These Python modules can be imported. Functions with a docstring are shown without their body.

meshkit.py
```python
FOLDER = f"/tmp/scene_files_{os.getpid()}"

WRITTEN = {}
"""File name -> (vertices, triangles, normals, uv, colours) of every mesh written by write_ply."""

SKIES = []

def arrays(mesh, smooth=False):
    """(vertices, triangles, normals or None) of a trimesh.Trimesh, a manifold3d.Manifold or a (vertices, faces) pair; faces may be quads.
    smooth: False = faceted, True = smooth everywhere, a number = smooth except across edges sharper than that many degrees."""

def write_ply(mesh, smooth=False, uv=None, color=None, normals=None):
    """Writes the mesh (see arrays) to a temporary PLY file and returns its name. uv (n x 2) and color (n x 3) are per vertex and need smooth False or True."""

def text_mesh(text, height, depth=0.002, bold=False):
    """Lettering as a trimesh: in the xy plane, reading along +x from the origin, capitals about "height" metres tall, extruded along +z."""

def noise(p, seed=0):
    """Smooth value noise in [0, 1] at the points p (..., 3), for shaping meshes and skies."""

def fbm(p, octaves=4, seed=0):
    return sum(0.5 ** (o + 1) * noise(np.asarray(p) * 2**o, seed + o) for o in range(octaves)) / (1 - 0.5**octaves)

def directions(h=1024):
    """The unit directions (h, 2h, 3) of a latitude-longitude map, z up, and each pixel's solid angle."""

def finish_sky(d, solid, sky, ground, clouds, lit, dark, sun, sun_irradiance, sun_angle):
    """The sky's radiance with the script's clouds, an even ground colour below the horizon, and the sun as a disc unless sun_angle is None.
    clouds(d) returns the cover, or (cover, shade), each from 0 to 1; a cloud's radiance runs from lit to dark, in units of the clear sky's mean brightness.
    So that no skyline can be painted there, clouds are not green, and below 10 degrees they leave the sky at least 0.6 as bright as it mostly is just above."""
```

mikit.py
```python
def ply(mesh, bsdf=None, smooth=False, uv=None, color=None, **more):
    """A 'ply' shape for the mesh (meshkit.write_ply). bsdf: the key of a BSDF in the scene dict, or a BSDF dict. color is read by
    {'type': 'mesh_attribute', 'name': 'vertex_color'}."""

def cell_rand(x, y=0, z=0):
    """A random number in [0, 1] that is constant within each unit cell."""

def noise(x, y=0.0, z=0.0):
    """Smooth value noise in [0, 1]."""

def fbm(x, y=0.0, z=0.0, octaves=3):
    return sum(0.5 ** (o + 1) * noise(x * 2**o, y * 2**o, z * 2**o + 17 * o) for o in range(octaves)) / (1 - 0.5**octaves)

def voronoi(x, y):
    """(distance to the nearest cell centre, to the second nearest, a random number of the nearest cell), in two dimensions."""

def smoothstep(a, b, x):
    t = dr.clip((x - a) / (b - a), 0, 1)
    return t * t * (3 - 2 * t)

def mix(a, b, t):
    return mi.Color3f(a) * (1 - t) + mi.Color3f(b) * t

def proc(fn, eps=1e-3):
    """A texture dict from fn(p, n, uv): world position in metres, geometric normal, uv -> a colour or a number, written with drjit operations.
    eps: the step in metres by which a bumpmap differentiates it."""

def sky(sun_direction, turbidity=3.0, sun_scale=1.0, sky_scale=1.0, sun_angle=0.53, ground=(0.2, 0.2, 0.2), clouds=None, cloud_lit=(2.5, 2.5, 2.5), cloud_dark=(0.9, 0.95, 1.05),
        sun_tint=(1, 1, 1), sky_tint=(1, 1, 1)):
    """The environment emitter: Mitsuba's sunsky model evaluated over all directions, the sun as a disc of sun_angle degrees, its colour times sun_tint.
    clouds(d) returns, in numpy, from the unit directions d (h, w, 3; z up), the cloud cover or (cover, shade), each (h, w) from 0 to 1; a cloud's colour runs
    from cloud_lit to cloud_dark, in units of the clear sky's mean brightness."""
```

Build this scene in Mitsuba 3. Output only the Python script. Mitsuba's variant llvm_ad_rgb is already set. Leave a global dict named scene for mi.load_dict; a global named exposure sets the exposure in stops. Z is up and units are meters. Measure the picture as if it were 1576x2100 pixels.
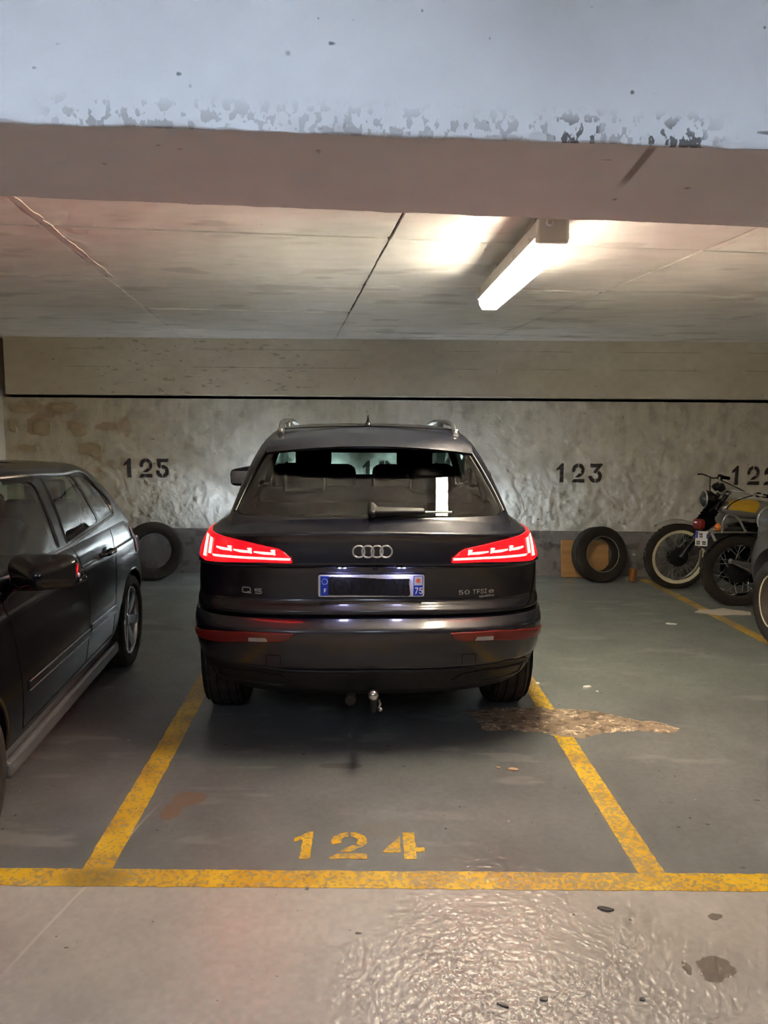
import math, random
import numpy as np, trimesh, manifold3d, drjit as dr, mitsuba as mi, mikit, meshkit
from mikit import proc, noise, fbm, voronoi, smoothstep, mix, cell_rand
from shapely.geometry import Polygon, Point, LineString, box as sbox
from shapely import affinity
from shapely.ops import unary_union
from scipy.interpolate import PchipInterpolator

random.seed(7); rng = np.random.default_rng(7)
scene, labels = {}, {}
T4 = mi.ScalarTransform4f

# ---------------------------------------------------------------- camera, lights, exposure
F_PX, HC = 1575.0, 1.66                     # focal length in pixels of the 1576 x 2100 frame, camera height
TH, ROLL = math.atan(182 / F_PX), 0.0075    # pitch down, roll
scene['camera'] = {'type': 'perspective', 'fov_axis': 'x', 'fov': math.degrees(2 * math.atan(788 / F_PX)),
                   'near_clip': 0.02, 'far_clip': 100.0,
                   'to_world': T4().look_at(origin=[0, 0, HC], target=[0, math.cos(TH), HC - math.sin(TH)], up=[-math.sin(ROLL), 0, math.cos(ROLL)])}
exposure = 3.88
UNIT = 1 / 8          # every light below in this unit; exposure makes up for it
LAMP = [c * 72 * UNIT for c in (1.0, 0.87, 0.65)]          # warm tube over the bay
AISLE = [c * 16.5 * UNIT for c in (0.78, 0.93, 1.18)]        # cool tubes of the driving aisle, behind the camera
HEAD = [c * 16 * UNIT for c in (0.80, 0.90, 1.06)]         # the parked car's headlights, shining on the wall
PLATE = [c * 220 * UNIT for c in (0.72, 0.70, 1.25)]
TAIL_BAR = [c * UNIT for c in (30.0, .62, .52)]
TAIL_LENS = [c * UNIT for c in (0.42, 0.004, 0.010)]


# ---------------------------------------------------------------- helpers
def V(*a): return np.array(a, float)


def tri(v, f):
    f = np.asarray(f, int)
    if f.shape[1] == 4: f = np.vstack([f[:, [0, 1, 2]], f[:, [0, 2, 3]]])
    return trimesh.Trimesh(np.asarray(v, float), f, process=False)


def cat(*ms): return trimesh.util.concatenate([m for m in ms])


def mf(m):
    m = manifold3d.Manifold(manifold3d.Mesh(vert_properties=np.asarray(m.vertices, np.float32), tri_verts=np.asarray(m.faces, np.uint32)))
    return m


def mt(m):
    q = m.to_mesh(); return tri(q.vert_properties[:, :3], q.tri_verts)


def xf(m, R=None, t=(0, 0, 0)):
    m = m.copy()
    v = np.asarray(m.vertices)
    if R is not None: v = v @ np.asarray(R).T
    m.vertices = v + np.asarray(t); return m


def rot(axis, deg):
    return trimesh.transformations.rotation_matrix(math.radians(deg), axis)[:3, :3]


RX = lambda d: rot([1, 0, 0], d)
RY = lambda d: rot([0, 1, 0], d)
RZ = lambda d: rot([0, 0, 1], d)


def outward(m):
    if m.volume < 0: m.invert()
    return m


def tube(pts, r, n=10, closed=False):
    p = np.asarray(pts, float); N = len(p); r = np.broadcast_to(r, (N,))
    if closed: t = np.roll(p, -1, 0) - np.roll(p, 1, 0)
    else: t = np.gradient(p, axis=0)
    t /= np.linalg.norm(t, axis=1, keepdims=True) + 1e-12
    a = np.cross(t[0], [0, 0, 1.0] if abs(t[0][2]) < .9 else [1.0, 0, 0]); a /= np.linalg.norm(a)
    A = []
    for k in range(N):
        a = a - t[k] * (a @ t[k]); a /= np.linalg.norm(a); A.append(a)
    A = np.array(A); B = np.cross(t, A); ang = np.arange(n) * 2 * np.pi / n
    v = (p[:, None] + r[:, None, None] * (np.cos(ang)[None, :, None] * A[:, None] + np.sin(ang)[None, :, None] * B[:, None])).reshape(-1, 3)
    f = []
    M_ = N if closed else N - 1
    for i in range(M_):
        i2 = (i + 1) % N
        for j in range(n):
            j2 = (j + 1) % n
            f.append([i * n + j, i * n + j2, i2 * n + j2]); f.append([i * n + j, i2 * n + j2, i2 * n + j])
    if not closed:
        v = np.vstack([v, p[0], p[-1]])
        for j in range(n):
            j2 = (j + 1) % n
            f.append([N * n, j2, j]); f.append([N * n + 1, (N - 1) * n + j, (N - 1) * n + j2])
    return outward(tri(v, f))


def smooth_path(pts, k=8):
    p = np.asarray(pts, float); d = np.r_[0, np.cumsum(np.linalg.norm(np.diff(p, axis=0), axis=1))]
    from scipy.interpolate import CubicSpline
    return CubicSpline(d, p)(np.linspace(0, d[-1], k * (len(p) - 1) + 1))


def lathe(profile, n=48, closed=False):
    """profile (r, z) revolved about z; closed: the profile is a loop (ring)."""
    p = np.asarray(profile, float); N = len(p); ang = np.arange(n) * 2 * np.pi / n
    v = np.stack([p[:, None, 0] * np.cos(ang), p[:, None, 0] * np.sin(ang), np.broadcast_to(p[:, None, 1], (N, n))], -1).reshape(-1, 3)
    f = []
    for i in range(N if closed else N - 1):
        i2 = (i + 1) % N
        for j in range(n):
            j2 = (j + 1) % n
            f += [[i * n + j, i * n + j2, i2 * n + j2], [i * n + j, i2 * n + j2, i2 * n + j]]
    m = tri(v, f)
    if not closed:
        caps = []
        for i, s in ((0, 1), (N - 1, -1)):
            if p[i, 0] > 1e-6:
                c = len(v) + len(caps); caps.append([0, 0, p[i, 1]])
                for j in range(n):
                    f.append([c, i * n + (j + 1) % n, i * n + j][::s])
        m = tri(np.vstack([v, caps]) if caps else v, f)
    return outward(m)


def torus(R, r, n=48, k=12, sx=1.0):
    a = np.arange(k) * 2 * np.pi / k
    return lathe(np.stack([R + r * np.cos(a), r * sx * np.sin(a)], 1), n, True)


def rbox(sx, sy, sz, r=.005, seg=1):
    r = min(r, sx / 2.01, sy / 2.01, sz / 2.01)
    s = trimesh.creation.icosphere(subdivisions=seg, radius=r).vertices
    c = np.array([[a, b, d] for a in (-1, 1) for b in (-1, 1) for d in (-1, 1)]) * (V(sx, sy, sz) / 2 - r)
    return trimesh.convex.convex_hull((s[None] + c[:, None]).reshape(-1, 3))


def hull(*pts): return trimesh.convex.convex_hull(np.vstack(pts))


def ball(c, r, seg=2):
    m = trimesh.creation.icosphere(subdivisions=seg, radius=r); m.apply_translation(c); return m


def extr(poly, d):
    gs = getattr(poly, 'geoms', [poly])
    return cat(*[trimesh.creation.extrude_polygon(g, d, engine='earcut') for g in gs if g.area > 1e-9])


def rough_poly(pts, amp, step, seed=0, scale=8.0):
    """Polygon with ragged edges."""
    l = LineString(list(pts) + [pts[0]]); n = max(8, int(l.length / step))
    p = np.array([l.interpolate(k / n, normalized=True).coords[0] for k in range(n)])
    q = np.c_[p * scale, np.zeros(n)]
    off = np.stack([meshkit.fbm(q + 31.7, 3, seed), meshkit.fbm(q + 77.1, 3, seed + 5)], 1) - .5
    g = Polygon(p + off * 2 * amp).buffer(0)
    return max(getattr(g, 'geoms', [g]), key=lambda a: a.area)


_n = {}


def key_of(name):
    k = _n.get(name, 0); _n[name] = k + 1
    return name if k == 0 else f'{name}_{k:03d}'


def put(name, mesh, bsdf, smooth=30, emit=None, label=None, **more):
    key = key_of(name)
    if emit is not None: more['emitter'] = {'type': 'area', 'radiance': {'type': 'rgb', 'value': list(map(float, emit))}}
    scene[key] = mikit.ply(mesh, bsdf, smooth=smooth, **more)
    if label: labels[key] = {'label': label}
    return key


def thing(name, label, category, group=None):
    key = key_of(name)
    labels[key] = {'label': label, 'category': category}
    if group: labels[key]['group'] = group
    return key


def tag(key, label, category=None, group=None, kind=None):
    labels[key] = {'label': label}
    if category: labels[key]['category'] = category
    if group: labels[key]['group'] = group
    if kind: labels[key]['kind'] = kind


def rgb(*c): return {'type': 'rgb', 'value': list(map(float, c))}


def mat(name, d): scene[name] = d; return name


def two(d): return {'type': 'twosided', 'bsdf': d}


# ---------------------------------------------------------------- materials
def speck(p, s, thr, seed=0.0):
    """sparse dark specks"""
    a = noise(p.x * s + seed, p.y * s + 3.1, p.z * s + 1.7 + seed)
    return smoothstep(thr, thr + .05, a)


def yellow_grime(p):
    return smoothstep(.40, .62, fbm(p.x * 55, p.y * 55, 3, 3)) * smoothstep(.42, .60, fbm(p.x * 2.1 + 4, p.y * 2.1, 7, 3))


def c_floor(p, n, uv):
    big = fbm(p.x * .9 + 3, p.y * .9, 1.5, 3)
    mid = fbm(p.x * 4.5, p.y * 4.5, 7.7, 4)
    fine = fbm(p.x * 55, p.y * 55, 2.2, 2)
    aisle = smoothstep(2.60, 2.585, p.y)
    bay = mix((.112, .116, .118), (.156, .160, .162), smoothstep(.3, .7, big))
    bay = mix(bay, (.168, .184, .170), smoothstep(3.6, 5.4, p.y + .8 * (big - .5)))
    ais = mix((.325, .300, .275), (.39, .36, .333), smoothstep(.3, .7, big))
    c = mix(bay, ais, aisle)
    c = c * (0.80 + 0.40 * mid) * (0.90 + .2 * fine)
    # worn scratches and grey film in the bay
    sw = fbm(p.x * 3.0 + 11, p.y * 9.0, 3.3, 4)
    c = mix(c, (.27, .26, .25), .35 * smoothstep(.58, .72, sw) * (1 - aisle))
    # brown bare patch and dark stains
    def spot(x, y, rx, ry, amp=.5, s=14.0):
        d = dr.sqrt(dr.square((p.x - x) / rx) + dr.square((p.y - y) / ry)) + amp * (fbm(p.x * s, p.y * s, x, 3) - .5) * 2
        return smoothstep(1.05, .9, d)
    b = dr.maximum(spot(-.865, 3.235, .075, .06, .6), spot(-.91, 3.13, .04, .075, .5))
    c = mix(c, (.155, .098, .068), .85 * b)
    d = dr.maximum(spot(1.035, 2.185, .065, .055, .5, 22.0), spot(.945, 2.185, .012, .03, .5, 40.0))
    d = dr.maximum(d, spot(1.14, 2.44, .028, .018, .6, 40.0))
    c = mix(c, (.13, .105, .085), .85 * d)
    c = mix(c, (.10, .095, .09), .7 * spot(-.2, 3.58, .10, .035, .7))
    c = mix(c, (.12, .11, .10), .3 * spot(.25, 2.78, .09, .02, .9, 30.0))
    c = mix(c, (.13, .12, .105), .5 * spot(-1.9, 6.1, .25, .10, .6, 6.0))
    c = mix(c, (.15, .145, .135), .6 * smoothstep(.62, .70, fbm(p.x * 6 + 40, p.y * 6, 9.1, 4)) * smoothstep(.5, .7, big))
    sp = dr.maximum(speck(p, 38.0, .885), .7 * speck(p, 70.0, .90, 9.0))
    c = mix(c, (.05, .045, .04), .75 * sp)
    c = mix(c, (.55, .53, .50), .6 * speck(p, 30.0, .93, 21.0) * (1 - aisle))
    # hairline scratch running on from the left line
    sc = dr.abs(p.x + 1.10 - .16 * (p.y - 2.3) + .02 * fbm(p.x * 3, p.y * 3, 1))
    c = mix(c, (.50, .45, .40), .5 * smoothstep(.008, .003, sc) * smoothstep(2.0, 2.3, p.y) * smoothstep(3.3, 2.8, p.y))
    return c


def r_floor(p, n, uv):
    a = smoothstep(2.9, 2.3, p.y)
    return .27 + .16 * fbm(p.x * 3, p.y * 3, 8, 3) - .05 * a


def h_floor(p, n, uv):
    a = smoothstep(-.6, .7, p.x + .5 * fbm(p.x * 2, p.y * 2, 4, 2)) * smoothstep(3.0, 2.5, p.y)
    return (.25 + .75 * a) * (.75 * noise(p.x * 70, p.y * 64, 1.3) + .25 * noise(p.x * 150, p.y * 140, 4.3)) + .15 * fbm(p.x * 18, p.y * 18, 1.0, 2)


mat('m_floor', {'type': 'bumpmap', 'arbitrary': proc(h_floor, eps=1.5e-3), 'scale': .0075,
                'bsdf': {'type': 'principled', 'base_color': proc(c_floor), 'roughness': proc(r_floor), 'specular': .40}})


def c_yellow(p, n, uv):
    w = fbm(p.x * 95, p.y * 95, 6, 3); m = fbm(p.x * 6, p.y * 6, 2, 3)
    c = mix((.60, .37, .018), (.50, .28, .016), smoothstep(.35, .65, m))
    worn = smoothstep(.55, .68, w + .30 * (m - .5) + .10 * smoothstep(-.4, .3, p.x) * smoothstep(1.5, .9, p.x))
    far = smoothstep(4.6, 6.0, p.y)
    worn = dr.maximum(worn, far * smoothstep(.30, .60, fbm(p.x * 7, p.y * 7, 3, 3)))
    c = mix(c, (.24, .20, .13), .70 * worn)
    black = smoothstep(.09, .04, dr.sqrt(dr.square((p.x + 1.05) * .55) + dr.square(p.y - 2.63)) + .05 * (w - .5))
    return mix(c, (.16, .11, .03), .55 * black)


mat('m_yellow', {'type': 'bumpmap', 'arbitrary': proc(h_floor, eps=2e-3), 'scale': .003,
                 'bsdf': {'type': 'principled', 'base_color': proc(c_yellow), 'roughness': .42, 'specular': .5}})


def c_wall(p, n, uv):
    a = fbm(p.x * 1.1 + 5, 0.3, p.z * 1.1, 3); b = fbm(p.x * 7, p.z * 7, 2.0, 4); v = fbm(p.x * 22, p.z * 4.0, 5.0, 3)
    left = smoothstep(-1.6, -3.4, p.x + .8 * (a - .5))
    c = mix((.66, .65, .59), (.56, .55, .48), smoothstep(.3, .7, a))
    c = mix(c, (.50, .43, .30), .70 * left)
    c = mix(c, (.50, .46, .38), .5 * smoothstep(2.0, 3.5, p.x))
    c = c * (.74 + .30 * b + .22 * v)
    c = mix(c, (.26, .25, .21), .30 * smoothstep(.52, .74, fbm(p.x * 9.0 + 2, 9, p.z * 7.5, 5)))
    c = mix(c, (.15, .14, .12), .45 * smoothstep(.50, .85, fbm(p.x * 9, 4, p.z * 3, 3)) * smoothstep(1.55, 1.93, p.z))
    c = mix(c, (.08, .07, .06), .7 * dr.maximum(speck(p, 26.0, .90), .8 * speck(p, 55.0, .91, 4)))
    rust = fbm(p.x * 5, 1, p.z * 5, 3)
    return mix(c, (.30, .15, .06), .55 * left * smoothstep(.62, .72, rust))


def h_wall(p, n, uv):
    return fbm(p.x * 24, 1.0, p.z * 17, 4) + .3 * fbm(p.x * 80, 1.0, p.z * 80, 2)


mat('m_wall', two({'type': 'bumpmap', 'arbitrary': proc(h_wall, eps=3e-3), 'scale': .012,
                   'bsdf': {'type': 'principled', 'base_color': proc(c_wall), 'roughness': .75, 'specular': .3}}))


def c_band(p, n, uv):
    b = fbm(p.x * 6, 1, p.z * 6, 4)
    c = mix((.150, .140, .132), (.225, .210, .195), b)
    c = mix(c, (.08, .07, .06), .6 * smoothstep(.60, .72, fbm(p.x * 9, 4, p.z * 9, 3)))
    return mix(c, (.05, .045, .04), .7 * speck(p, 45.0, .89))


mat('m_band', two({'type': 'bumpmap', 'arbitrary': proc(h_wall, eps=3e-3), 'scale': .012,
                   'bsdf': {'type': 'principled', 'base_color': proc(c_band), 'roughness': .6, 'specular': .4}}))


def c_lintel(p, n, uv):
    a = fbm(p.x * 1.3, 2, p.z * 2.0, 3); b = fbm(p.x * 14, 3, p.z * 14, 3)
    c = mix((.60, .57, .49), (.54, .50, .41), smoothstep(.3, .7, a)) * (.90 + .2 * b)
    c = mix(c, (.42, .33, .20), .4 * smoothstep(-2.3, -3.8, p.x))
    ln = dr.minimum(dr.abs(p.z - 2.42 + .004 * noise(p.x * 4)), dr.abs(p.z - 2.235 + .004 * noise(p.x * 3)))
    c = mix(c, (.20, .18, .14), .55 * smoothstep(.005, .0015, ln) * smoothstep(.45, .6, fbm(p.x * 2.2, 7, 1, 3)))
    c = mix(c, (.20, .18, .14), .45 * smoothstep(.66, .74, fbm(p.x * 13 + 9, 7, p.z * 30, 4)) * smoothstep(.6, .8, noise(p.x * .8 + 5)))
    return mix(c, (.10, .09, .07), .7 * speck(p, 34.0, .90))


mat('m_lintel', two({'type': 'bumpmap', 'arbitrary': proc(lambda p, n, uv: fbm(p.x * 30, p.y * 30, p.z * 30, 3), eps=2e-3), 'scale': .004,
                     'bsdf': {'type': 'principled', 'base_color': proc(c_lintel), 'roughness': .6, 'specular': .4}}))


def c_ceil(p, n, uv):
    a = fbm(p.x * .9, p.y * 1.6, 3, 4); b = fbm(p.x * 6 + p.y * 2, p.y * 15, 5, 3)
    c = mix((.86, .85, .80), (.92, .91, .87), smoothstep(.3, .7, a)) * (.92 + .16 * b)
    c = mix(c, (.40, .38, .34), .30 * smoothstep(.62, .76, fbm(p.x * 2.6 + 3, p.y * 5.2, 8, 3)))
    return mix(c, (.12, .11, .09), .8 * dr.maximum(speck(p, 20.0, .93), .8 * speck(p, 45.0, .935, 6)))


mat('m_ceiling', two({'type': 'bumpmap', 'arbitrary': proc(lambda p, n, uv: fbm(p.x * 9, p.y * 16, 3, 4), eps=3e-3), 'scale': .010,
                      'bsdf': {'type': 'principled', 'base_color': proc(c_ceil), 'roughness': .55, 'specular': .45}}))
mat('m_joint', two({'type': 'principled', 'base_color': rgb(.12, .11, .09), 'roughness': .9}))
mat('m_ridge', two({'type': 'principled', 'base_color': rgb(.80, .77, .70), 'roughness': .7}))


def c_beam(p, n, uv):
    a = fbm(p.x * 1.2, p.y * 2, p.z * 2, 3); b = fbm(p.x * 12, p.y * 12, p.z * 12, 3)
    c = mix((.76, .76, .76), (.82, .82, .82), smoothstep(.3, .7, a)) * (.95 + .1 * b)
    sp = dr.maximum(speck(p, 60.0, .93), speck(p, 28.0, .95, 8))
    edge = smoothstep(2.135, 2.090, p.z) * smoothstep(.3, .7, dr.abs(n.y)) * smoothstep(1.75, 1.70, p.y - .10 * p.x) * smoothstep(2.078, 2.081, p.z)
    ch = smoothstep(.53, .62, fbm(p.x * 120, 5, p.z * 70, 3)) * edge * smoothstep(.38, .55, fbm(p.x * 3.2 + 7, 1, 1, 2))
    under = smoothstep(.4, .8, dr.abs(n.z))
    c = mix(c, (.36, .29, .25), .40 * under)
    deep = smoothstep(.55, .65, noise(p.x * 14 + 3, 2, 1))
    c = mix(c, (.30, .29, .28), .55 * ch)
    c = mix(c, (.07, .065, .06), dr.minimum(.75 * sp + .8 * ch * deep, .85))
    st = dr.abs((p.x - .411) - .05 * (p.y - 1.34))
    c = mix(c, (.13, .09, .08), .7 * under * smoothstep(.010, .004, st) * smoothstep(1.21, 1.24, p.y) * smoothstep(1.45, 1.35, p.y))
    return c


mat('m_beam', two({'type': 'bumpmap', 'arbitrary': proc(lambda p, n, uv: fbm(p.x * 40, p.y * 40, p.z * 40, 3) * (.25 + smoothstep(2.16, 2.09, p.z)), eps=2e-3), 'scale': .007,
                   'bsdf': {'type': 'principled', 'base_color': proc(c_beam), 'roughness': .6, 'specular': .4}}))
mat('m_sidewall', two({'type': 'principled', 'base_color': proc(lambda p, n, uv: mix((.50, .45, .36), (.62, .57, .48), fbm(p.x * 3, p.y * 3, p.z * 3, 4))), 'roughness': .8}))
mat('m_stone', two({'type': 'bumpmap', 'arbitrary': proc(lambda p, n, uv: fbm(p.x * 40, 3, p.z * 40, 3), eps=2e-3), 'scale': .015,
                    'bsdf': {'type': 'diffuse', 'reflectance': proc(lambda p, n, uv: mix((.33, .25, .145), (.52, .44, .30), fbm(p.x * 16, 2, p.z * 16, 3)))}}))
mat('m_stencil', two({'type': 'principled', 'base_color': proc(lambda p, n, uv: mix((.022, .018, .017), (.10, .09, .08), .8 * smoothstep(.62, .70, fbm(p.x * 28, 1, p.z * 28, 3)))), 'roughness': .7}))


def c_dirt(p, n, uv):
    a = fbm(p.x * 14, p.y * 22, 4, 3); b = fbm(p.x * 50, p.y * 60, 4, 3)
    c = mix((.24, .175, .125), (.34, .26, .19), a)
    c = mix(c, (.62, .50, .37), smoothstep(.58, .66, b) * smoothstep(.40, .6, a))
    return mix(c, (.09, .065, .05), .6 * smoothstep(.58, .66, fbm(p.x * 30 + 5, p.y * 40, 9, 3)))


mat('m_dirt', two({'type': 'diffuse', 'reflectance': proc(c_dirt)}))


def plain(name, c, rough=.5, metal=0.0, spec=.5, coat=0.0):
    return mat(name, two({'type': 'principled', 'base_color': rgb(*c), 'roughness': rough, 'metallic': metal, 'specular': spec, 'clearcoat': coat}))


mat('m_paint_navy', two({'type': 'blendbsdf', 'weight': .04,
     'a': {'type': 'roughplastic', 'distribution': 'ggx', 'alpha': .022, 'int_ior': 1.52, 'diffuse_reflectance': rgb(.0035, .004, .0085)},
     'b': {'type': 'roughconductor', 'distribution': 'beckmann', 'alpha': .20, 'specular_reflectance': rgb(.85, .82, .88)}}))
mat('m_paint_black', two({'type': 'roughplastic', 'distribution': 'ggx', 'alpha': .018, 'int_ior': 1.45, 'diffuse_reflectance': rgb(.004, .004, .005)}))
mat('m_paint_grey', two({'type': 'roughplastic', 'distribution': 'ggx', 'alpha': .12, 'int_ior': 1.5, 'diffuse_reflectance': rgb(.10, .105, .11)}))
mat('m_gloss_black', two({'type': 'roughplastic', 'distribution': 'ggx', 'alpha': .05, 'int_ior': 1.5, 'diffuse_reflectance': rgb(.004, .004, .005)}))
plain('m_black_plastic', (.005, .005, .0055), .45, spec=.35)
mat('m_matte_black', two({'type': 'diffuse', 'reflectance': rgb(.004, .004, .004)}))
mat('m_cabin', two({'type': 'diffuse', 'reflectance': rgb(.004, .004, .004)}))
mat('m_seat', two({'type': 'diffuse', 'reflectance': rgb(.004, .004, .004)}))
plain('m_chrome', (.80, .79, .77), .12, 1.0)
plain('m_badge', (.95, .94, .92), .38, 1.0)
plain('m_satin', (.45, .45, .46), .35, 1.0)
plain('m_alloy', (.55, .56, .58), .28, 1.0)
plain('m_steel', (.50, .48, .45), .30, 1.0)
plain('m_lamp_body', (.55, .53, .48), .5)
plain('m_red_lens', (.22, .006, .006), .12, spec=.6, coat=1.0)
plain('m_dark_red', (.15, .006, .004), .15, spec=.6, coat=1.0)
plain('m_clear_lens', (.42, .42, .42), .15, .5)
plain('m_amber', (.75, .19, .01), .15, spec=.6, coat=1.0)
plain('m_white_plate', (.72, .72, .74), .4)
plain('m_blue_plate', (.012, .045, .42), .4)
plain('m_cover', (.016, .016, .018), .7, spec=.2)
plain('m_character', (.003, .003, .003), .5)
plain('m_orange', (.85, .16, .05), .5)
plain('m_letter_white', (.8, .8, .82), .5)
plain('m_headlamp', (.8, .8, .8), .3)
plain('m_cream', (.70, .64, .44), .4)
plain('m_tank_yellow', (.62, .36, .02), .25, coat=1.0)
plain('m_tank_grey', (.26, .255, .24), .3, .3, coat=1.0)
plain('m_fender', (.40, .39, .36), .3, .5)
plain('m_rust_rim', (.055, .036, .026), .6)
plain('m_white_flake', (.75, .72, .66), .8)
plain('m_rust_flake', (.42, .28, .18), .8)
plain('m_dark_flake', (.035, .035, .035), .4)
plain('m_paper', (.52, .46, .38), .9)
plain('m_cable', (.45, .43, .38), .6)


def c_rubber(p, n, uv):
    return mix((.012, .011, .010), (.035, .030, .026), fbm(p.x * 20, p.y * 20, p.z * 20, 3))


mat('m_rubber', two({'type': 'principled', 'base_color': proc(c_rubber), 'roughness': .65, 'specular': .4}))
mat('m_old_rubber', two({'type': 'principled', 'base_color': proc(lambda p, n, uv: mix((.010, .008, .007), (.034, .027, .021), fbm(p.x * 9, p.y * 9, p.z * 9, 4))), 'roughness': .75, 'specular': .3}))
mat('m_board', two({'type': 'principled', 'base_color': proc(lambda p, n, uv: mix((.33, .165, .05), (.44, .235, .085), fbm(p.x * 4, 2, p.z * 22, 3))), 'roughness': .7}))
mat('m_glass_tint', {'type': 'thindielectric', 'int_ior': 1.62, 'specular_transmittance': rgb(.22, .27, .24)})
mat('m_glass_clear', {'type': 'thindielectric', 'int_ior': 1.52, 'specular_transmittance': rgb(.78, .88, .82)})
mat('m_glass_side', {'type': 'thindielectric', 'int_ior': 1.55, 'specular_transmittance': rgb(.55, .66, .60)})
mat('m_bottle', {'type': 'thindielectric', 'int_ior': 1.45})
plain('m_liquid', (.28, .10, .015), .08, spec=.6, coat=1.0)

# ---------------------------------------------------------------- the setting
XL, XR, YB, YW, ZC = -4.12, 6.6, -7.5, 8.36, 2.535


def grid(x0, x1, nx, y0, y1, ny):
    x, y = np.meshgrid(np.linspace(x0, x1, nx + 1), np.linspace(y0, y1, ny + 1))
    i = np.arange(nx)[None] + (nx + 1) * np.arange(ny)[:, None]
    q = np.stack([i, i + 1, i + nx + 2, i + nx + 1], -1).reshape(-1, 4)
    return x.ravel(), y.ravel(), q


def struct(name, mesh, m, label, smooth=False):
    put(name, mesh, m, smooth); labels[name] = {'label': label, 'kind': 'structure'}


x, y, q = grid(XL, XR, 4, YB, YW + .2, 4)
struct('floor', tri(np.c_[x, y, 0 * x], q), 'm_floor', 'worn grey painted concrete garage floor with yellow bay lines')

# back wall: rough plaster over rubble, painted dark band below
def wall_relief(xs, zs):
    return ((meshkit.fbm(np.c_[xs * 5, zs * 6, 0 * xs], 4, 3) - .5) * .026 + (meshkit.fbm(np.c_[xs * 16, zs * 11, 0 * xs], 3, 9) - .5) * .018) * np.clip((zs - .5) / .05 + .2, 0, 1)


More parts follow.
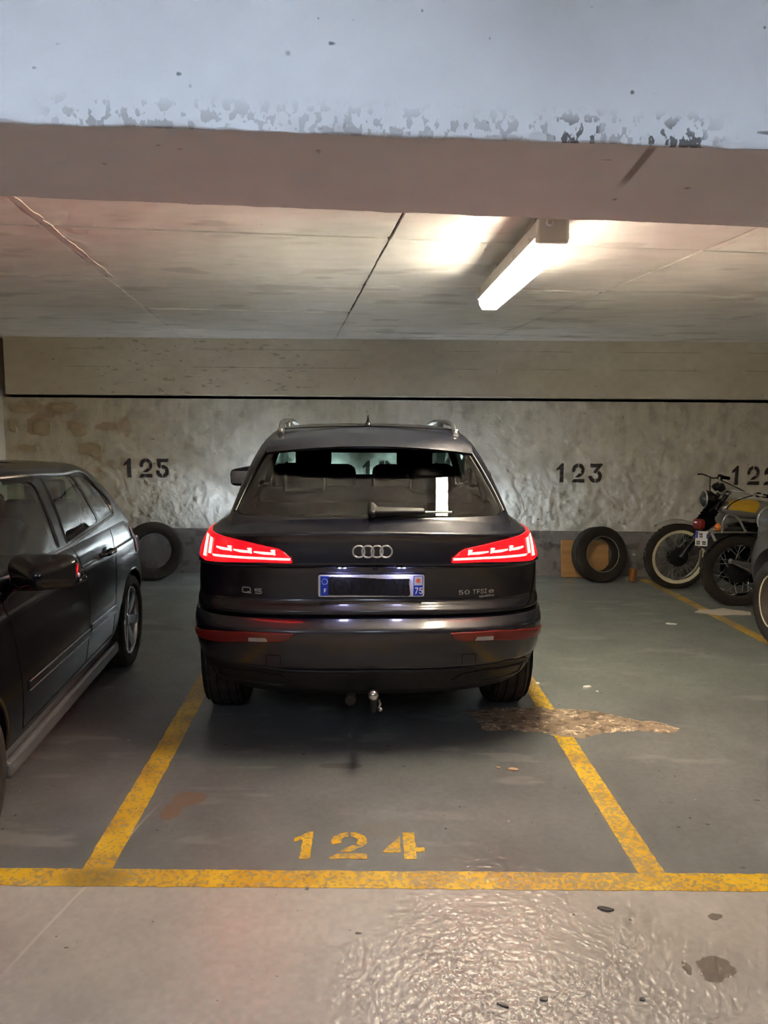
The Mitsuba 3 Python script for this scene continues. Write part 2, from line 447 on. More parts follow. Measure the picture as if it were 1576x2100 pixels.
xs, zs, q = grid(XL - .1, XR + .1, 700, .50, 1.909, 110)
struct('wall_back', tri(np.c_[xs, YW + wall_relief(xs, zs), zs], q[:, ::-1]), 'm_wall', 'rough off-white plastered back wall with stencilled black bay numbers', True)
xs, zs, q = grid(XL - .1, XR + .1, 400, 0, .50, 24)
rel = (meshkit.fbm(np.c_[xs * 5, zs * 6, 0 * xs], 4, 3) - .5) * .03 + (meshkit.fbm(np.c_[xs * 16, zs * 11, 0 * xs], 3, 9) - .5) * .012
put('wall_back__painted_band', tri(np.c_[xs, YW - .006 + rel * np.clip((.5 - zs) / .05, 0, 1), zs], q[:, ::-1]), 'm_band', True, label='dark grey painted band along the foot of the back wall')
for k, (cx, cz, w, h) in enumerate([(-3.86, 1.80, .33, .11), (-3.47, 1.805, .24, .10), (-3.70, 1.58, .20, .165), (-3.30, 1.565, .165, .13), (-3.18, 1.355, .24, .13), (-4.02, 1.60, .09, .13), (-3.86, 1.36, .20, .07)]):
    a = np.linspace(0, 2 * np.pi, 40, endpoint=False)
    p = np.c_[np.sign(np.cos(a)) * np.abs(np.cos(a)) ** .6 * w / 2, np.sign(np.sin(a)) * np.abs(np.sin(a)) ** .6 * h / 2]
    g = rough_poly([tuple(u) for u in p], .028, .02, k, 18.0)
    m = xf(extr(g, .02), RX(90), (cx, YW - .006, cz))
    put('wall_back__stone', m, 'm_stone')

# beam resting on top of the back wall
pr = Polygon([(8.22, 1.947), (8.225, 1.938), (8.8, 1.938), (8.8, 2.7), (8.22, 2.7)])
m = extr(pr, XR - XL - .25)
R = np.array([[0, 0, 1], [1, 0, 0], [0, 1, 0]])
struct('trim_1', xf(m, R, (XL + .10, 0, 0)), 'm_lintel', 'long beige concrete beam along the top of the back wall')

struct('wall_left', xf(rbox(.2, YW - YB + .4, 2.8, .01), None, (XL - .1, (YW + YB) / 2, 1.3)), 'm_sidewall', 'pale plastered side wall at the left edge')
struct('wall_right', xf(rbox(.2, YW - YB + .4, 2.8, .01), None, (XR + .1, (YW + YB) / 2, 1.3)), 'm_sidewall', 'pale plastered side wall far right out of view')
mat('m_rear', two({'type': 'principled', 'base_color': proc(lambda p, n, uv: mix((.10, .095, .09), (.15, .14, .13), fbm(p.x * 3, p.y * 3, p.z * 3, 4))), 'roughness': .8}))
struct('wall_rear', xf(rbox(XR - XL + .4, .2, 2.8, .01), None, ((XR + XL) / 2, YB - .1, 1.3)), 'm_rear', 'dark wall across the driving aisle behind the viewer')

# ceiling: slab with the boards of its formwork told apart by joints
x, y, q = grid(XL - .1, XR + .1, 2, YB - .1, YW + .5, 2)
struct('ceiling', tri(np.c_[x, y, 0 * x + ZC + .012], q[:, ::-1]), 'm_joint', 'white painted concrete ceiling with joints of formwork boards')
A7 = math.radians(7.0)
e1, e2 = V(math.cos(A7), math.sin(A7)), V(-math.sin(A7), math.cos(A7))
o0 = V(.018, 3.79)
PW, PD = 1.585, 1.265
room = sbox(XL - .05, 1.0, XR + .05, YW + .3)
for i in range(-4, 5):
    for j in range(-4, 5):
        g = .0028
        cs = [o0 + e1 * (i + a) * PW + e2 * (j + b) * PD for a, b in ((.0015, .006), (.9985, .006), (.9985, .994), (.0015, .994))]
        pg = rough_poly([tuple(c) for c in cs], .006, .04, i * 10 + j, 14.0).buffer(-g).intersection(room)
        if pg.is_empty or pg.area < .02 or pg.geom_type != 'Polygon': continue
        dz = rng.uniform(-.003, .003)
        put('ceiling__panel', xf(extr(pg, .02), None, (0, 0, ZC + dz)), 'm_ceiling', False)
put('ceiling__panel', xf(rbox(XR - XL + .1, 1.0 - YB, .02, .002), None, ((XR + XL) / 2, (1.0 + YB) / 2, ZC + .01)), 'm_ceiling', False)
for pts, r in (([(-1.46, 3.1), (-1.506, 3.526), (-1.60, 4.3)], .0045), ([(-1.60, 4.3), (-1.668, 4.854)], .004), ([(1.70, 3.35), (1.642, 4.058), (1.535, 5.187)], .0045),
               ([(.45, 5.10), (.955, 5.165), (1.5, 5.19)], .005)):
    p = np.array([(np.array(pts[0]) * (1 - t) + np.array(pts[-1]) * t) if len(pts) == 2 else [np.interp(t, np.linspace(0, 1, len(pts)), [q_[k] for q_ in pts]) for k in (0, 1)] for t in np.linspace(0, 1, 60)])
    p += (meshkit.noise(np.c_[p * 30, 0 * p[:, :1]])[:, None] - .5) * .014
    rr = r * (.15 + 1.2 * meshkit.noise(np.c_[p * 45, 0 * p[:, :1]], 5))
    put('ceiling__ridge', tube(np.c_[p, np.full(len(p), ZC + .001)], rr, 6), 'm_ridge', 40)

# big beam close to the viewer
nx = 900
bx = np.linspace(XL, XR, nx + 1)
yn, yf = 1.187 + .0755 * bx, 1.60 + .122 * bx
prof = [('n', 2.75, 0), ('n', 2.30, 0), ('n', 2.17, 0), ('n', 2.14, .25), ('n', 2.118, .6), ('n', 2.104, .9), ('n', 2.093, .9), ('n', 2.084, .8), ('b', .008, .8), ('b', .2, .2), ('b', .5, .1), ('b', .8, .2), ('b', .985, .6), ('f', 2.092, 1.), ('f', 2.12, .4), ('f', 2.75, 0)]
rows = []
for k, (w, a, amp) in enumerate(prof):
    jit = (meshkit.fbm(np.c_[bx * 22, np.full(nx + 1, k * .9), 0 * bx], 4, 3) - .5) * .016 * amp
    jz = (meshkit.fbm(np.c_[bx * 16, np.full(nx + 1, k * 1.7), 0 * bx + 4], 4, 8) - .5) * .022 * amp
    if w == 'n': r = np.c_[bx, yn + jit, a + jz * .6]
    elif w == 'b': r = np.c_[bx, yn + (yf - yn) * a, 2.08 + jz * .35]
    else: r = np.c_[bx, yf + jit, a + jz * .8]
    rows.append(r)
v = np.vstack(rows); n1 = nx + 1
i = np.arange(nx)[None] + n1 * np.arange(len(prof) - 1)[:, None]
q = np.stack([i, i + 1, i + n1 + 1, i + n1], -1).reshape(-1, 4)
struct('trim_2', tri(v, q), 'm_beam', 'wide white ceiling beam crossing the top of the view', 40)

# ---------------------------------------------------------------- paint on floor and wall
def painted(pts, seed, amp=.006):
    return xf(extr(rough_poly(pts, amp, .02, seed, 24.0), .0012), None, (0, 0, .0002))


put('floor__painted_line', painted([(XL + .02, 2.586), (XR - .02, 2.580), (XR - .02, 2.691), (XL + .02, 2.693)], 1), 'm_yellow', False, label='yellow line painted across the front of the bays')


def lline(y): return -1.060 - .036 * (y - 2.69) - .003 * (y - 2.69) ** 2
def rline(y): return 1.010 - .030 * (y - 2.69)


def bayline(fx, y0, y1, w, seed):
    ys = np.linspace(y0, y1, 30)
    return painted([(fx(a) - w / 2, a) for a in ys] + [(fx(a) + w / 2, a) for a in ys[::-1]], seed)


put('floor__painted_line', bayline(lline, 2.690, 7.6, .112, 2), 'm_yellow', False, label='yellow line left of the navy car')
put('floor__painted_line', bayline(rline, 2.690, 7.6, .100, 3), 'm_yellow', False, label='yellow line right of the navy car')
put('floor__painted_line', bayline(lambda a: 2.985 - .068 * (a - 5.8), 3.2, 8.2, .10, 4), 'm_yellow', False, label='worn yellow line beside the motorcycles')


def ring(cx, cz, R, r, a0, a1):
    a = np.radians(np.linspace(a0, a1, 40))
    return Polygon([(cx + R * math.cos(t), cz + R * math.sin(t)) for t in a] + [(cx + r * math.cos(t), cz + r * math.sin(t)) for t in a[::-1]])


def stencil(ch):
    P = Polygon
    if ch == '1': return P([(.26, 0), (.46, 0), (.46, 1), (.36, 1), (.10, .74), (.10, .60), (.26, .70)])
    if ch == '2':
        g = unary_union([ring(.34, .66, .34, .155, -42, 205), P([(.40, .50), (.60, .44), (.40, .27), (.17, .27)])])
        g = g.difference(sbox(.315, .8, .365, 1.1))
        return unary_union([g, P([(0, 0), (.68, 0), (.68, .19), (.13, .19), (0, .06)])])
    if ch == '3':
        g = unary_union([P([(.05, 1), (.70, 1), (.70, .93), (.60, .80), (.05, .80)]), P([(.40, .82), (.64, .86), (.36, .46), (.20, .55)])])
        b = ring(.34, .33, .35, .15, -185, 62).difference(sbox(.315, -.1, .365, .3))
        return unary_union([g, b.difference(g.buffer(.03))])
    if ch == '4':
        return unary_union([P([(0, .25), (.36, .86), (.36, .25)]), P([(.42, 0), (.66, 0), (.66, 1), (.42, 1)]), P([(.66, .25), (.82, .25), (.82, .43), (.66, .43)])])
    if ch == '5':
        g = P([(.02, 1), (.62, 1), (.62, .81), (.22, .81), (.24, .52), (.17, .48), (.04, .62)])
        b = ring(.31, .33, .34, .15, -188, 100).difference(sbox(.285, -.1, .335, .3))
        return unary_union([g, b.difference(g.buffer(.035))])


def digit(ch, h, seed, wid=1.0, amp=.004):
    g = affinity.scale(stencil(ch), h * wid, h, origin=(0, 0))
    out = [rough_poly(list(s.exterior.coords)[:-1], amp, .006, seed + k, 40.0) for k, s in enumerate(getattr(g, 'geoms', [g]))]
    return unary_union(out)


for ch, x0, s in (('1', -.368, 1.05), ('2', -.200, 1.10), ('4', .003, 1.05)):
    m = extr(digit(ch, .195, ord(ch), s, .005), .0012)
    put('floor__painted_digit', xf(m, RZ(1.2), (x0, 2.768, .0002)), 'm_yellow', False, label=f'yellow stencilled digit {ch} on the floor')
for num, xc, zc in (('125', -2.60, 1.055), ('124', .0, 1.05), ('123', 2.11, 1.035), ('122', 4.02, 1.022)):
    for k, ch in enumerate(num):
        g = digit(ch, .205, ord(ch) + k, 1.0)
        fs = []
        for pg in getattr(g, 'geoms', [g]):
            v2, f2 = trimesh.creation.triangulate_polygon(pg, engine='earcut')
            v3, f3 = trimesh.remesh.subdivide_to_size(np.c_[v2, 0 * v2[:, 0]], f2, .018)
            x_, z_ = v3[:, 0] + xc + (k - 1) * .187 - .066, v3[:, 1] + zc
            fs.append(tri(np.c_[x_, YW + wall_relief(x_, z_) - .0035, z_], f3))
        put('wall_back__stencilled_digit', cat(*fs), 'm_stencil', False, label=f'black stencilled digit {ch} of the number {num}')

# crust of dried dirt beside the right rear wheel
cr = rough_poly([(.50, 4.32), (.90, 4.38), (1.15, 4.33), (1.40, 4.22), (1.60, 4.10), (1.62, 4.05), (1.55, 3.99), (1.30, 4.03), (.98, 3.95), (.80, 4.0), (.55, 4.06)], .07, .02, 5, 7.0)
gx, gy, q = grid(.3, 1.8, 150, 3.8, 4.5, 70)
import shapely
dist = shapely.distance(shapely.points(gx, gy), cr.boundary) * np.where(shapely.contains_xy(cr, gx, gy), 1, -1)
hz = np.clip(dist / .03, -1, 1) * .005 + (meshkit.fbm(np.c_[gx * 30, gy * 40, 0 * gx], 3, 2) - .5) * .010 * (dist > 0)
keep = (dist[q] > -.008).any(1)
put('floor__dirt_crust', tri(np.c_[gx, gy, np.maximum(hz, -.002) + .001], q[keep]), 'm_dirt', True, label='crust of brown dried dirt beside the rear wheel')

# ---------------------------------------------------------------- car bodies from horizontal slices
# a row: z, tail u, tail corner length, tail exponent, half width, nose u, nose corner length, nose exponent, droop of the row towards the sides
NT, NS, NN = 26, 14, 18


def slice_ring(r, grow=0.0):
    z, ut, Lt, nt, w, uf, Lf, nf, dz = r
    ut, uf, w = ut - grow, uf + grow, w + grow
    a = np.linspace(0, np.pi / 2, NT); s = np.sin(a)
    vt, u_t = w * s, ut + Lt * (1 - (1 - np.minimum(s, 1) ** nt).clip(0) ** (1 / nt))
    a = np.linspace(np.pi / 2, 0, NN); s = np.sin(a)
    vf, u_f = w * s, uf - Lf * (1 - (1 - np.minimum(s, 1) ** nf).clip(0) ** (1 / nf))
    us = np.linspace(u_t[-1], u_f[0], NS + 2)[1:-1]
    v = np.r_[vt, np.full(NS, w), vf]; u = np.r_[u_t, us, u_f]
    drop = np.r_[(vt / max(w, 1e-6)) ** 2, np.linspace(1, 0, NS), 0 * vf]
    zz = z + dz * drop
    P = np.c_[v, u, zz]
    return np.vstack([P, (P * [-1, 1, 1])[-2:0:-1]])


def dense_rows(segs, k=6):
    out = []
    for sg in segs:
        a = np.array(sg, float)
        if len(a) == 2: pts = np.array([a[0] * (1 - t) + a[1] * t for t in np.linspace(0, 1, 3)])
        else:
            d = np.r_[0, np.cumsum(np.linalg.norm(np.diff(a[:, [0, 1, 4]], axis=0), axis=1))]
            pts = PchipInterpolator(d, a)(np.unique(np.r_[np.linspace(0, d[-1], k * (len(a) - 1) + 1), d]))
        out.append(pts if not out else pts[1:])
    return np.vstack(out)


def loft(rows, grow=0.0):
    rings = [slice_ring(r, grow) for r in rows]
    n = len(rings[0]); K = len(rings)
    v = np.vstack(rings + [rings[0].mean(0)[None], rings[-1].mean(0)[None]])
    j = np.arange(n); j2 = (j + 1) % n
    f = []
    for i in range(K - 1):
        f += [np.c_[i * n + j, i * n + j2, (i + 1) * n + j2], np.c_[i * n + j, (i + 1) * n + j2, (i + 1) * n + j]]
    f += [np.c_[np.full(n, K * n), j2, j], np.c_[np.full(n, K * n + 1), (K - 1) * n + j, (K - 1) * n + j2]]
    return outward(tri(v, np.vstack(f)))


def prism_u(poly, u0, u1):
    """polygon in (v, z) extruded along u"""
    m = extr(poly, u1 - u0); p = np.asarray(m.vertices)
    return outward(tri(np.c_[p[:, 0], p[:, 2] + u0, p[:, 1]], m.faces))


def prism_v(poly, v0, v1):
    """polygon in (u, z) extruded along v"""
    m = extr(poly, v1 - v0); p = np.asarray(m.vertices)
    return outward(tri(np.c_[p[:, 2] + v0, p[:, 0], p[:, 1]], m.faces))


def cyl_v(u, z, r, v0, v1, n=64):
    return prism_v(Point(u, z).buffer(r, n // 4), v0, v1)


def rounded(pts, r):
    return Polygon(pts).buffer(-r, 8).buffer(r, 8)


class Surface:
    """where a line along +u (seen from the tail) or along v (seen from a side) meets a body"""
    def __init__(self, m): self.m = trimesh.Trimesh(m.vertices, m.faces, process=False)

    def cast(self, o, d):
        loc, ray, _ = self.m.ray.intersects_location(o, d, multiple_hits=False)
        out = np.full((len(o), 3), np.nan); out[ray] = loc
        return out

    def tail(self, v, z):
        v, z = np.broadcast_arrays(np.asarray(v, float), np.asarray(z, float))
        o = np.c_[v.ravel(), np.full(v.size, -3.0), z.ravel()]
        return self.cast(o, np.tile([0, 1.0, 0], (v.size, 1)))

    def side(self, u, z, s=1):
        u, z = np.broadcast_arrays(np.asarray(u, float), np.asarray(z, float))
        o = np.c_[np.full(u.size, 3.0 * s), u.ravel(), z.ravel()]
        return self.cast(o, np.tile([-s, 0, 0.0], (u.size, 1)))

    def on_tail(self, m, lift=.001):
        """a flat mesh in (x, z-up as y, depth) laid on the tail"""
        p = np.asarray(m.vertices); h = self.tail(p[:, 0], p[:, 1])
        return tri(np.c_[p[:, 0], h[:, 1] - lift - p[:, 2], p[:, 1]], m.faces)


def sub_path(pts, n):
    l = LineString(pts); return np.array([l.interpolate(t, normalized=True).coords[0] for t in np.linspace(0, 1, n)])


def seam(surf, pts, r=.0028, n=60, side=None):
    p = sub_path(pts, n)
    h = surf.tail(p[:, 0], p[:, 1]) if side is None else surf.side(p[:, 0], p[:, 1], side)
    h = h[np.isfinite(h[:, 0])]
    return tube(h, r, 6)


def outer_faces(m, ref, thr=0.004):
    """keep the faces that lie on the outer side of a thin piece: normals pointing away from the axis point ref(z)"""
    c = m.triangles_center; nrm = m.face_normals
    d = c - ref; d[:, 1] *= .35
    k = (nrm * d).sum(1) > 0.12 * np.linalg.norm(d, axis=1)
    return tri(m.vertices, m.faces[k]).copy()


def compact(m):
    m = tri(m.vertices, m.faces); m.remove_unreferenced_vertices(); return m


def tyre(R, w, rim, n=72, lugs=0, grooves=()):
    """tyre about the z axis, width along z"""
    h = w / 2; s = R - rim
    pr = [(rim, -h * .80), (rim + .25 * s, -h * .97), (rim + .55 * s, -h), (R - .18 * s, -h * .93), (R - .04, -h * .84) if s > .06 else (R - .1 * s, -h * .84), (R - .006, -h * .72)]
    z = -h * .62; top = [(R, -h * .62)]
    for g in grooves:
        top += [(R, g - .006), (R - .011, g - .0045), (R - .011, g + .0045), (R, g + .006)]
    top += [(R, h * .62)]
    pr = pr + top + [(r, -zz) for r, zz in pr[::-1]]
    pr += [(rim - .004, h * .74), (rim - .004, -h * .74)]
    m = lathe(pr, n, True)
    if lugs:
        bl = []
        for k in range(lugs):
            a = 2 * np.pi * k / lugs
            for zc in (-.55, -.18, .18, .55):
                b = rbox(.012, 2 * np.pi * R / lugs * .62, h * .30, .002)
                bl.append(xf(xf(b, None, (R + .003, 0, zc * h)), rot([0, 0, 1], math.degrees(a + (.5 if abs(zc) > .3 else 0) * 2 * np.pi / lugs))))
        m = cat(m, *bl)
    return m


class Frame:
    """a thing's own axes: v right, u forward, z up, seen from its tail; tail centre at (x, y)"""
    def __init__(self, x, y, yaw, lean=0.0):
        c, s = math.cos(math.radians(yaw)), math.sin(math.radians(yaw))
        self.R = np.array([[c, -s, 0], [s, c, 0], [0, 0, 1]]) @ RY(lean); self.t = V(x, y, 0)

    def __call__(self, m): return xf(m, self.R, self.t)


def wheel_v(m, u, v, z, s=1):
    """a wheel built about z put with its axle along v; +z of the wheel to the side s"""
    R = np.array([[0, 0, s], [0, 1, 0], [-s, 0, 0]]) if s > 0 else np.array([[0, 0, -1], [0, 1, 0], [1, 0, 0]])
    return xf(m, R, (v, u, z))


# ---------------------------------------------------------------- the navy car, seen from behind
W0 = Frame(-.052, 3.60, 2.7)
N_ = [4.60, .75, 2.5]


def r_(z, ut, w, dz, uf, Lt=.55, nt=2.7): return [z, ut, Lt, nt, w * (.98 if z < 1.1 else np.interp(z, [1.1, 1.142, 1.19], [.98, .972, .925])), uf - .15, .75, 2.4, dz]


body_segs = [
    [r_(.30, .16, .84, 0, 4.50), r_(.345, .085, .875, 0, 4.54), r_(.40, .06, .905, 0, 4.57), r_(.462, .045, .925, 0, 4.58)],
    [r_(.462, .045, .925, 0, 4.58), r_(.470, .034, .930, 0, 4.59)],
    [r_(.470, .034, .930, 0, 4.59), r_(.54, .015, .942, -.005, 4.60), r_(.62, .0, .948, -.015, 4.60), r_(.660, -.004, .949, -.020, 4.60)],
    [r_(.660, -.004, .949, -.020, 4.60), r_(.672, .001, .949, -.020, 4.60), r_(.692, .022, .949, -.020, 4.60), r_(.714, .052, .948, -.020, 4.59)],
    [r_(.714, .052, .948, -.020, 4.59), r_(.7145, .125, .935, -.020, 4.58)],
    [r_(.7145, .125, .935, -.020, 4.58), r_(.7265, .125, .935, -.020, 4.58)],
    [r_(.7265, .125, .935, -.020, 4.58), r_(.727, .080, .947, -.020, 4.58)],
    [r_(.727, .080, .947, -.020, 4.58), r_(.742, .078, .947, -.021, 4.58), r_(.760, .090, .947, -.022, 4.57), r_(.790, .116, .946, -.024, 4.57), r_(.800, .119, .946, -.024, 4.57)],
    [r_(.800, .119, .946, -.024, 4.57), r_(.88, .114, .943, -.028, 4.54), r_(.966, .100, .934, -.033, 4.46)],
    [r_(.966, .100, .934, -.033, 4.46), r_(.976, .052, .932, -.034, 4.45)],
    [r_(.976, .048, .932, -.034, 4.45), r_(1.03, .050, .920, -.036, 4.28), r_(1.085, .046, .900, -.038, 4.10), r_(1.130, .032, .880, -.038, 3.92)],
    [r_(1.130, .032, .880, -.038, 3.92), r_(1.142, .036, .874, -.038, 3.88)],
    [r_(1.142, .036, .874, -.038, 3.88, .54, 2.5), r_(1.150, .060, .862, -.034, 3.84, .52, 2.45), r_(1.168, .115, .835, -.02, 3.76, .45, 2.4), r_(1.190, .180, .795, -.008, 3.66, .36, 2.3)],
]
rows_b = dense_rows(body_segs)
solid = mf(loft(rows_b))
AX_R, AX_F = .905, 3.62
arches = manifold3d.Manifold()
for ux in (AX_R, AX_F):
    for s in (-1, 1):
        arches = arches + mf(cyl_v(ux, .375, .405, .62 * s if s > 0 else -1.2, 1.2 if s > 0 else -.62))
solid = solid - arches
car = thing('car', 'navy blue SUV with lit red tail lights parked nose to the wall in bay 124', 'car')
body_mesh = mt(solid)
surf = Surface(loft(rows_b))
# lower valance is black plastic, the rest paint
low = (body_mesh.triangles_center[:, 2] < .466)
deck = (body_mesh.triangles_center[:, 2] > 1.172) & (body_mesh.face_normals[:, 2] > .985)
put(f'{car}__body', W0(compact(tri(body_mesh.vertices, body_mesh.faces[~low & ~deck]))), 'm_paint_navy', 28)
put(f'{car}__cabin_deck', W0(compact(tri(body_mesh.vertices, body_mesh.faces[deck]))), 'm_cabin', 28, label='dark cabin deck')
put(f'{car}__valance', W0(compact(tri(body_mesh.vertices, body_mesh.faces[low]))), 'm_black_plastic', 28, label='black lower valance and sills')

gh = [[r[0], r[1], .28, 2.3, r[2] * .925, r[3] - .05, .42, 2.3, 0] for r in (
    (1.14, .120, .806, 3.72), (1.19, .180, .794, 3.64), (1.30, .312, .762, 3.28), (1.40, .438, .728, 2.98), (1.50, .565, .682, 2.70), (1.55, .640, .652, 2.56),
    (1.59, .720, .618, 2.46), (1.615, .80, .585, 2.38), (1.632, .92, .545, 2.30), (1.643, 1.06, .49, 2.22), (1.651, 1.25, .40, 2.12), (1.656, 1.45, .26, 2.02), (1.658, 1.62, .10, 1.92))]
rows_g = dense_rows([gh], 5)
outer = mf(loft(rows_g))


def shrink(rows, d):
    q = rows.copy(); q[:, 1] += d * 1.15; q[:, 4] = np.maximum(q[:, 4] - d, .02); q[:, 5] -= d * 1.15; q[:, 0] -= np.interp(rows[:, 0], [1.5, 1.65], [d * .3, d]); q[0, 0] = rows[0, 0] - .02; return q


inner = mf(loft(shrink(rows_g, .035)))
g_out, g_in = mf(loft(shrink(rows_g, .004))), mf(loft(shrink(rows_g, .009)))
rear_win = rounded([(-.67, 1.192), (-.695, 1.21), (-.548, 1.555), (.548, 1.555), (.695, 1.21), (.67, 1.192)], .03)
front_win = rounded([(-.68, 1.14), (-.56, 1.57), (.56, 1.57), (.68, 1.14)], .05)
side_win = [rounded([(.62, 1.24), (.95, 1.20), (.95, 1.50), (.86, 1.50)], .03), rounded([(1.02, 1.20), (1.98, 1.19), (1.93, 1.575), (1.10, 1.555)], .04), rounded([(2.06, 1.19), (3.15, 1.17), (2.62, 1.53), (2.02, 1.575)], .04)]
cut_r, cut_f = mf(prism_u(rear_win, -.2, 1.2)), mf(prism_u(front_win, 2.0, 4.2))
cuts = cut_r + cut_f
cut_s = manifold3d.Manifold()
for g in side_win: cut_s = cut_s + mf(prism_v(g, -1.2, -.35)) + mf(prism_v(g, .35, 1.2))
shell = mt(outer - inner - cuts - cut_s)
ctr = shell.triangles_center; inn = Surface(loft(shrink(rows_g, .035)))
ref = np.c_[0 * ctr[:, 0], np.clip(ctr[:, 1], 1.3, 2.4), np.full(len(ctr), 1.2)]
is_in = ((ctr - ref) * shell.face_normals).sum(1) < 0
put(f'{car}__roof', W0(compact(tri(shell.vertices, shell.faces[~is_in]))), 'm_paint_navy', 28, label='navy roof and window pillars')
put(f'{car}__cabin_lining', W0(compact(tri(shell.vertices, shell.faces[is_in]))), 'm_cabin', 28, label='dark cabin lining')
sheet = g_out - g_in


def pane(cut, name, m, label=None):
    p = mt(sheet ^ cut); c = p.triangles_center
    rf = np.c_[0 * c[:, 0], np.clip(c[:, 1], 1.3, 2.4), np.full(len(c), 1.2)]
    put(name, W0(compact(tri(p.vertices, p.faces[((c - rf) * p.face_normals).sum(1) > .05]))), m, 30, label=label)


pane(cut_r, f'{car}__rear_window', 'm_glass_tint', 'tinted rear window')
pane(cut_f, f'{car}__windscreen', 'm_glass_clear', 'windscreen')
for g in side_win:
    for s in (-1, 1): pane(mf(prism_v(g, min(.35 * s, 1.2 * s), max(.35 * s, 1.2 * s))), f'{car}__side_window', 'm_glass_tint', 'tinted side window')
# black printed border of the rear window
bor = rear_win.difference(rounded([(-.64, 1.205), (-.525, 1.50), (.525, 1.50), (.64, 1.205)], .07))
p = mt((mf(loft(shrink(rows_g, .0095))) - mf(loft(shrink(rows_g, .0115)))) ^ mf(prism_u(bor, -.2, 1.0)))
put(f'{car}__rear_window__border', W0(p), 'm_matte_black', 30, label='black printed border')
gsurf = Surface(loft(rows_g))
# roof spoiler over the rear window
sp = []
vs = np.linspace(-1, 1, 41)
for u_off, zt in ((0, 0), (1, 0), (2, 0), (3, 0)):
    pass
hw = .555
us_ = lambda v: .435 + .10 * np.abs(v / hw) ** 2.6
prof_sp = []
for v in vs * hw:
    e = abs(v / hw); zt = 1.578 - .040 * e ** 2; ub = us_(v)
    prof_sp.append([(v, .92, zt + .064 - .014 * e ** 2), (v, .74, zt + .046 - .012 * e ** 2), (v, .60, zt + .020 - .006 * e ** 2), (v, ub + .03, zt - .022), (v, ub, zt - .038), (v, ub + .012, zt - .050), (v, ub + .08, zt - .040), (v, .66, zt - .022), (v, .80, zt + .0)])
pa = np.array(prof_sp); n_s, n_p = pa.shape[:2]
vv = pa.reshape(-1, 3); ff = []
for i_ in range(n_s - 1):
    for j_ in range(n_p):
        j2_ = (j_ + 1) % n_p
        ff.append([i_ * n_p + j_, i_ * n_p + j2_, (i_ + 1) * n_p + j2_, (i_ + 1) * n_p + j_])
ft = [[a, b, c, c] for a, b, c in []]
mm = tri(vv, ff)
capf = [[0, k + 1, k] for k in range(1, n_p - 1)] + [[(n_s - 1) * n_p, (n_s - 1) * n_p + k, (n_s - 1) * n_p + k + 1] for k in range(1, n_p - 1)]
mm = outward(tri(vv, np.vstack([mm.faces, capf])))
put(f'{car}__spoiler', W0(mm), 'm_paint_navy', 40, label='roof spoiler above the rear window')
for s in (-1, 1):
    zs_ = np.linspace(1.205, 1.545, 24); e = (zs_ - 1.205) / .34
    vv_ = s * (.700 - .150 * e + .010 * np.sin(e * np.pi))
    h = gsurf.tail(vv_, zs_); h = h[np.isfinite(h[:, 0])]
    put(f'{car}__window_trim', W0(tube(h + [0, -.004, 0], .009, 8)), 'm_gloss_black', 50, label='gloss black trim beside the rear window')
    # roof rail
    uu = np.linspace(.80, 2.75, 40); t = (uu - .80) / 1.95
    zr = np.interp(uu, [.8, 1.0, 1.5, 2.2, 2.75], [1.605, 1.632, 1.650, 1.652, 1.615]) + .034 * np.clip(np.minimum(t, 1 - t) / .10, 0, 1) ** .7 - .012
    vr = s * np.interp(uu, [.8, 1.2, 2.2, 2.75], [.500, .520, .530, .520])
    a = tube(np.c_[vr, uu, zr], .016, 10)
    feet = [xf(rbox(.032, .16, .05, .012), None, (vr[k], uu[k], zr[k] - .022)) for k in (2, 20, 37)]
    put(f'{car}__roof_rail', W0(cat(a, *feet)), 'm_satin', 40, label='silver roof rail')
# shark fin antenna
fin = hull(ball((-.0, 1.02, 1.645), .022, 1).vertices * [1, 1, 1], ball((0, 1.13, 1.650), .014, 1).vertices, ball((0, 1.02, 1.662), .012, 1).vertices)
put(f'{car}__antenna', W0(cat(fin, tube([(0, 1.03, 1.66), (0, .985, 1.69), (0, .975, 1.706)], [.008, .005, .0035], 8))), 'm_gloss_black', 40, label='shark fin aerial')

# tail lights
inflate = lambda g: mf(loft(rows_b, g))
in6, in9 = inflate(.006), inflate(.010)


def at_tail(poly, solid_, u1=.62): return mt((solid_ - mf(loft(rows_b, -.004))) ^ mf(prism_u(poly, -.3, u1)))


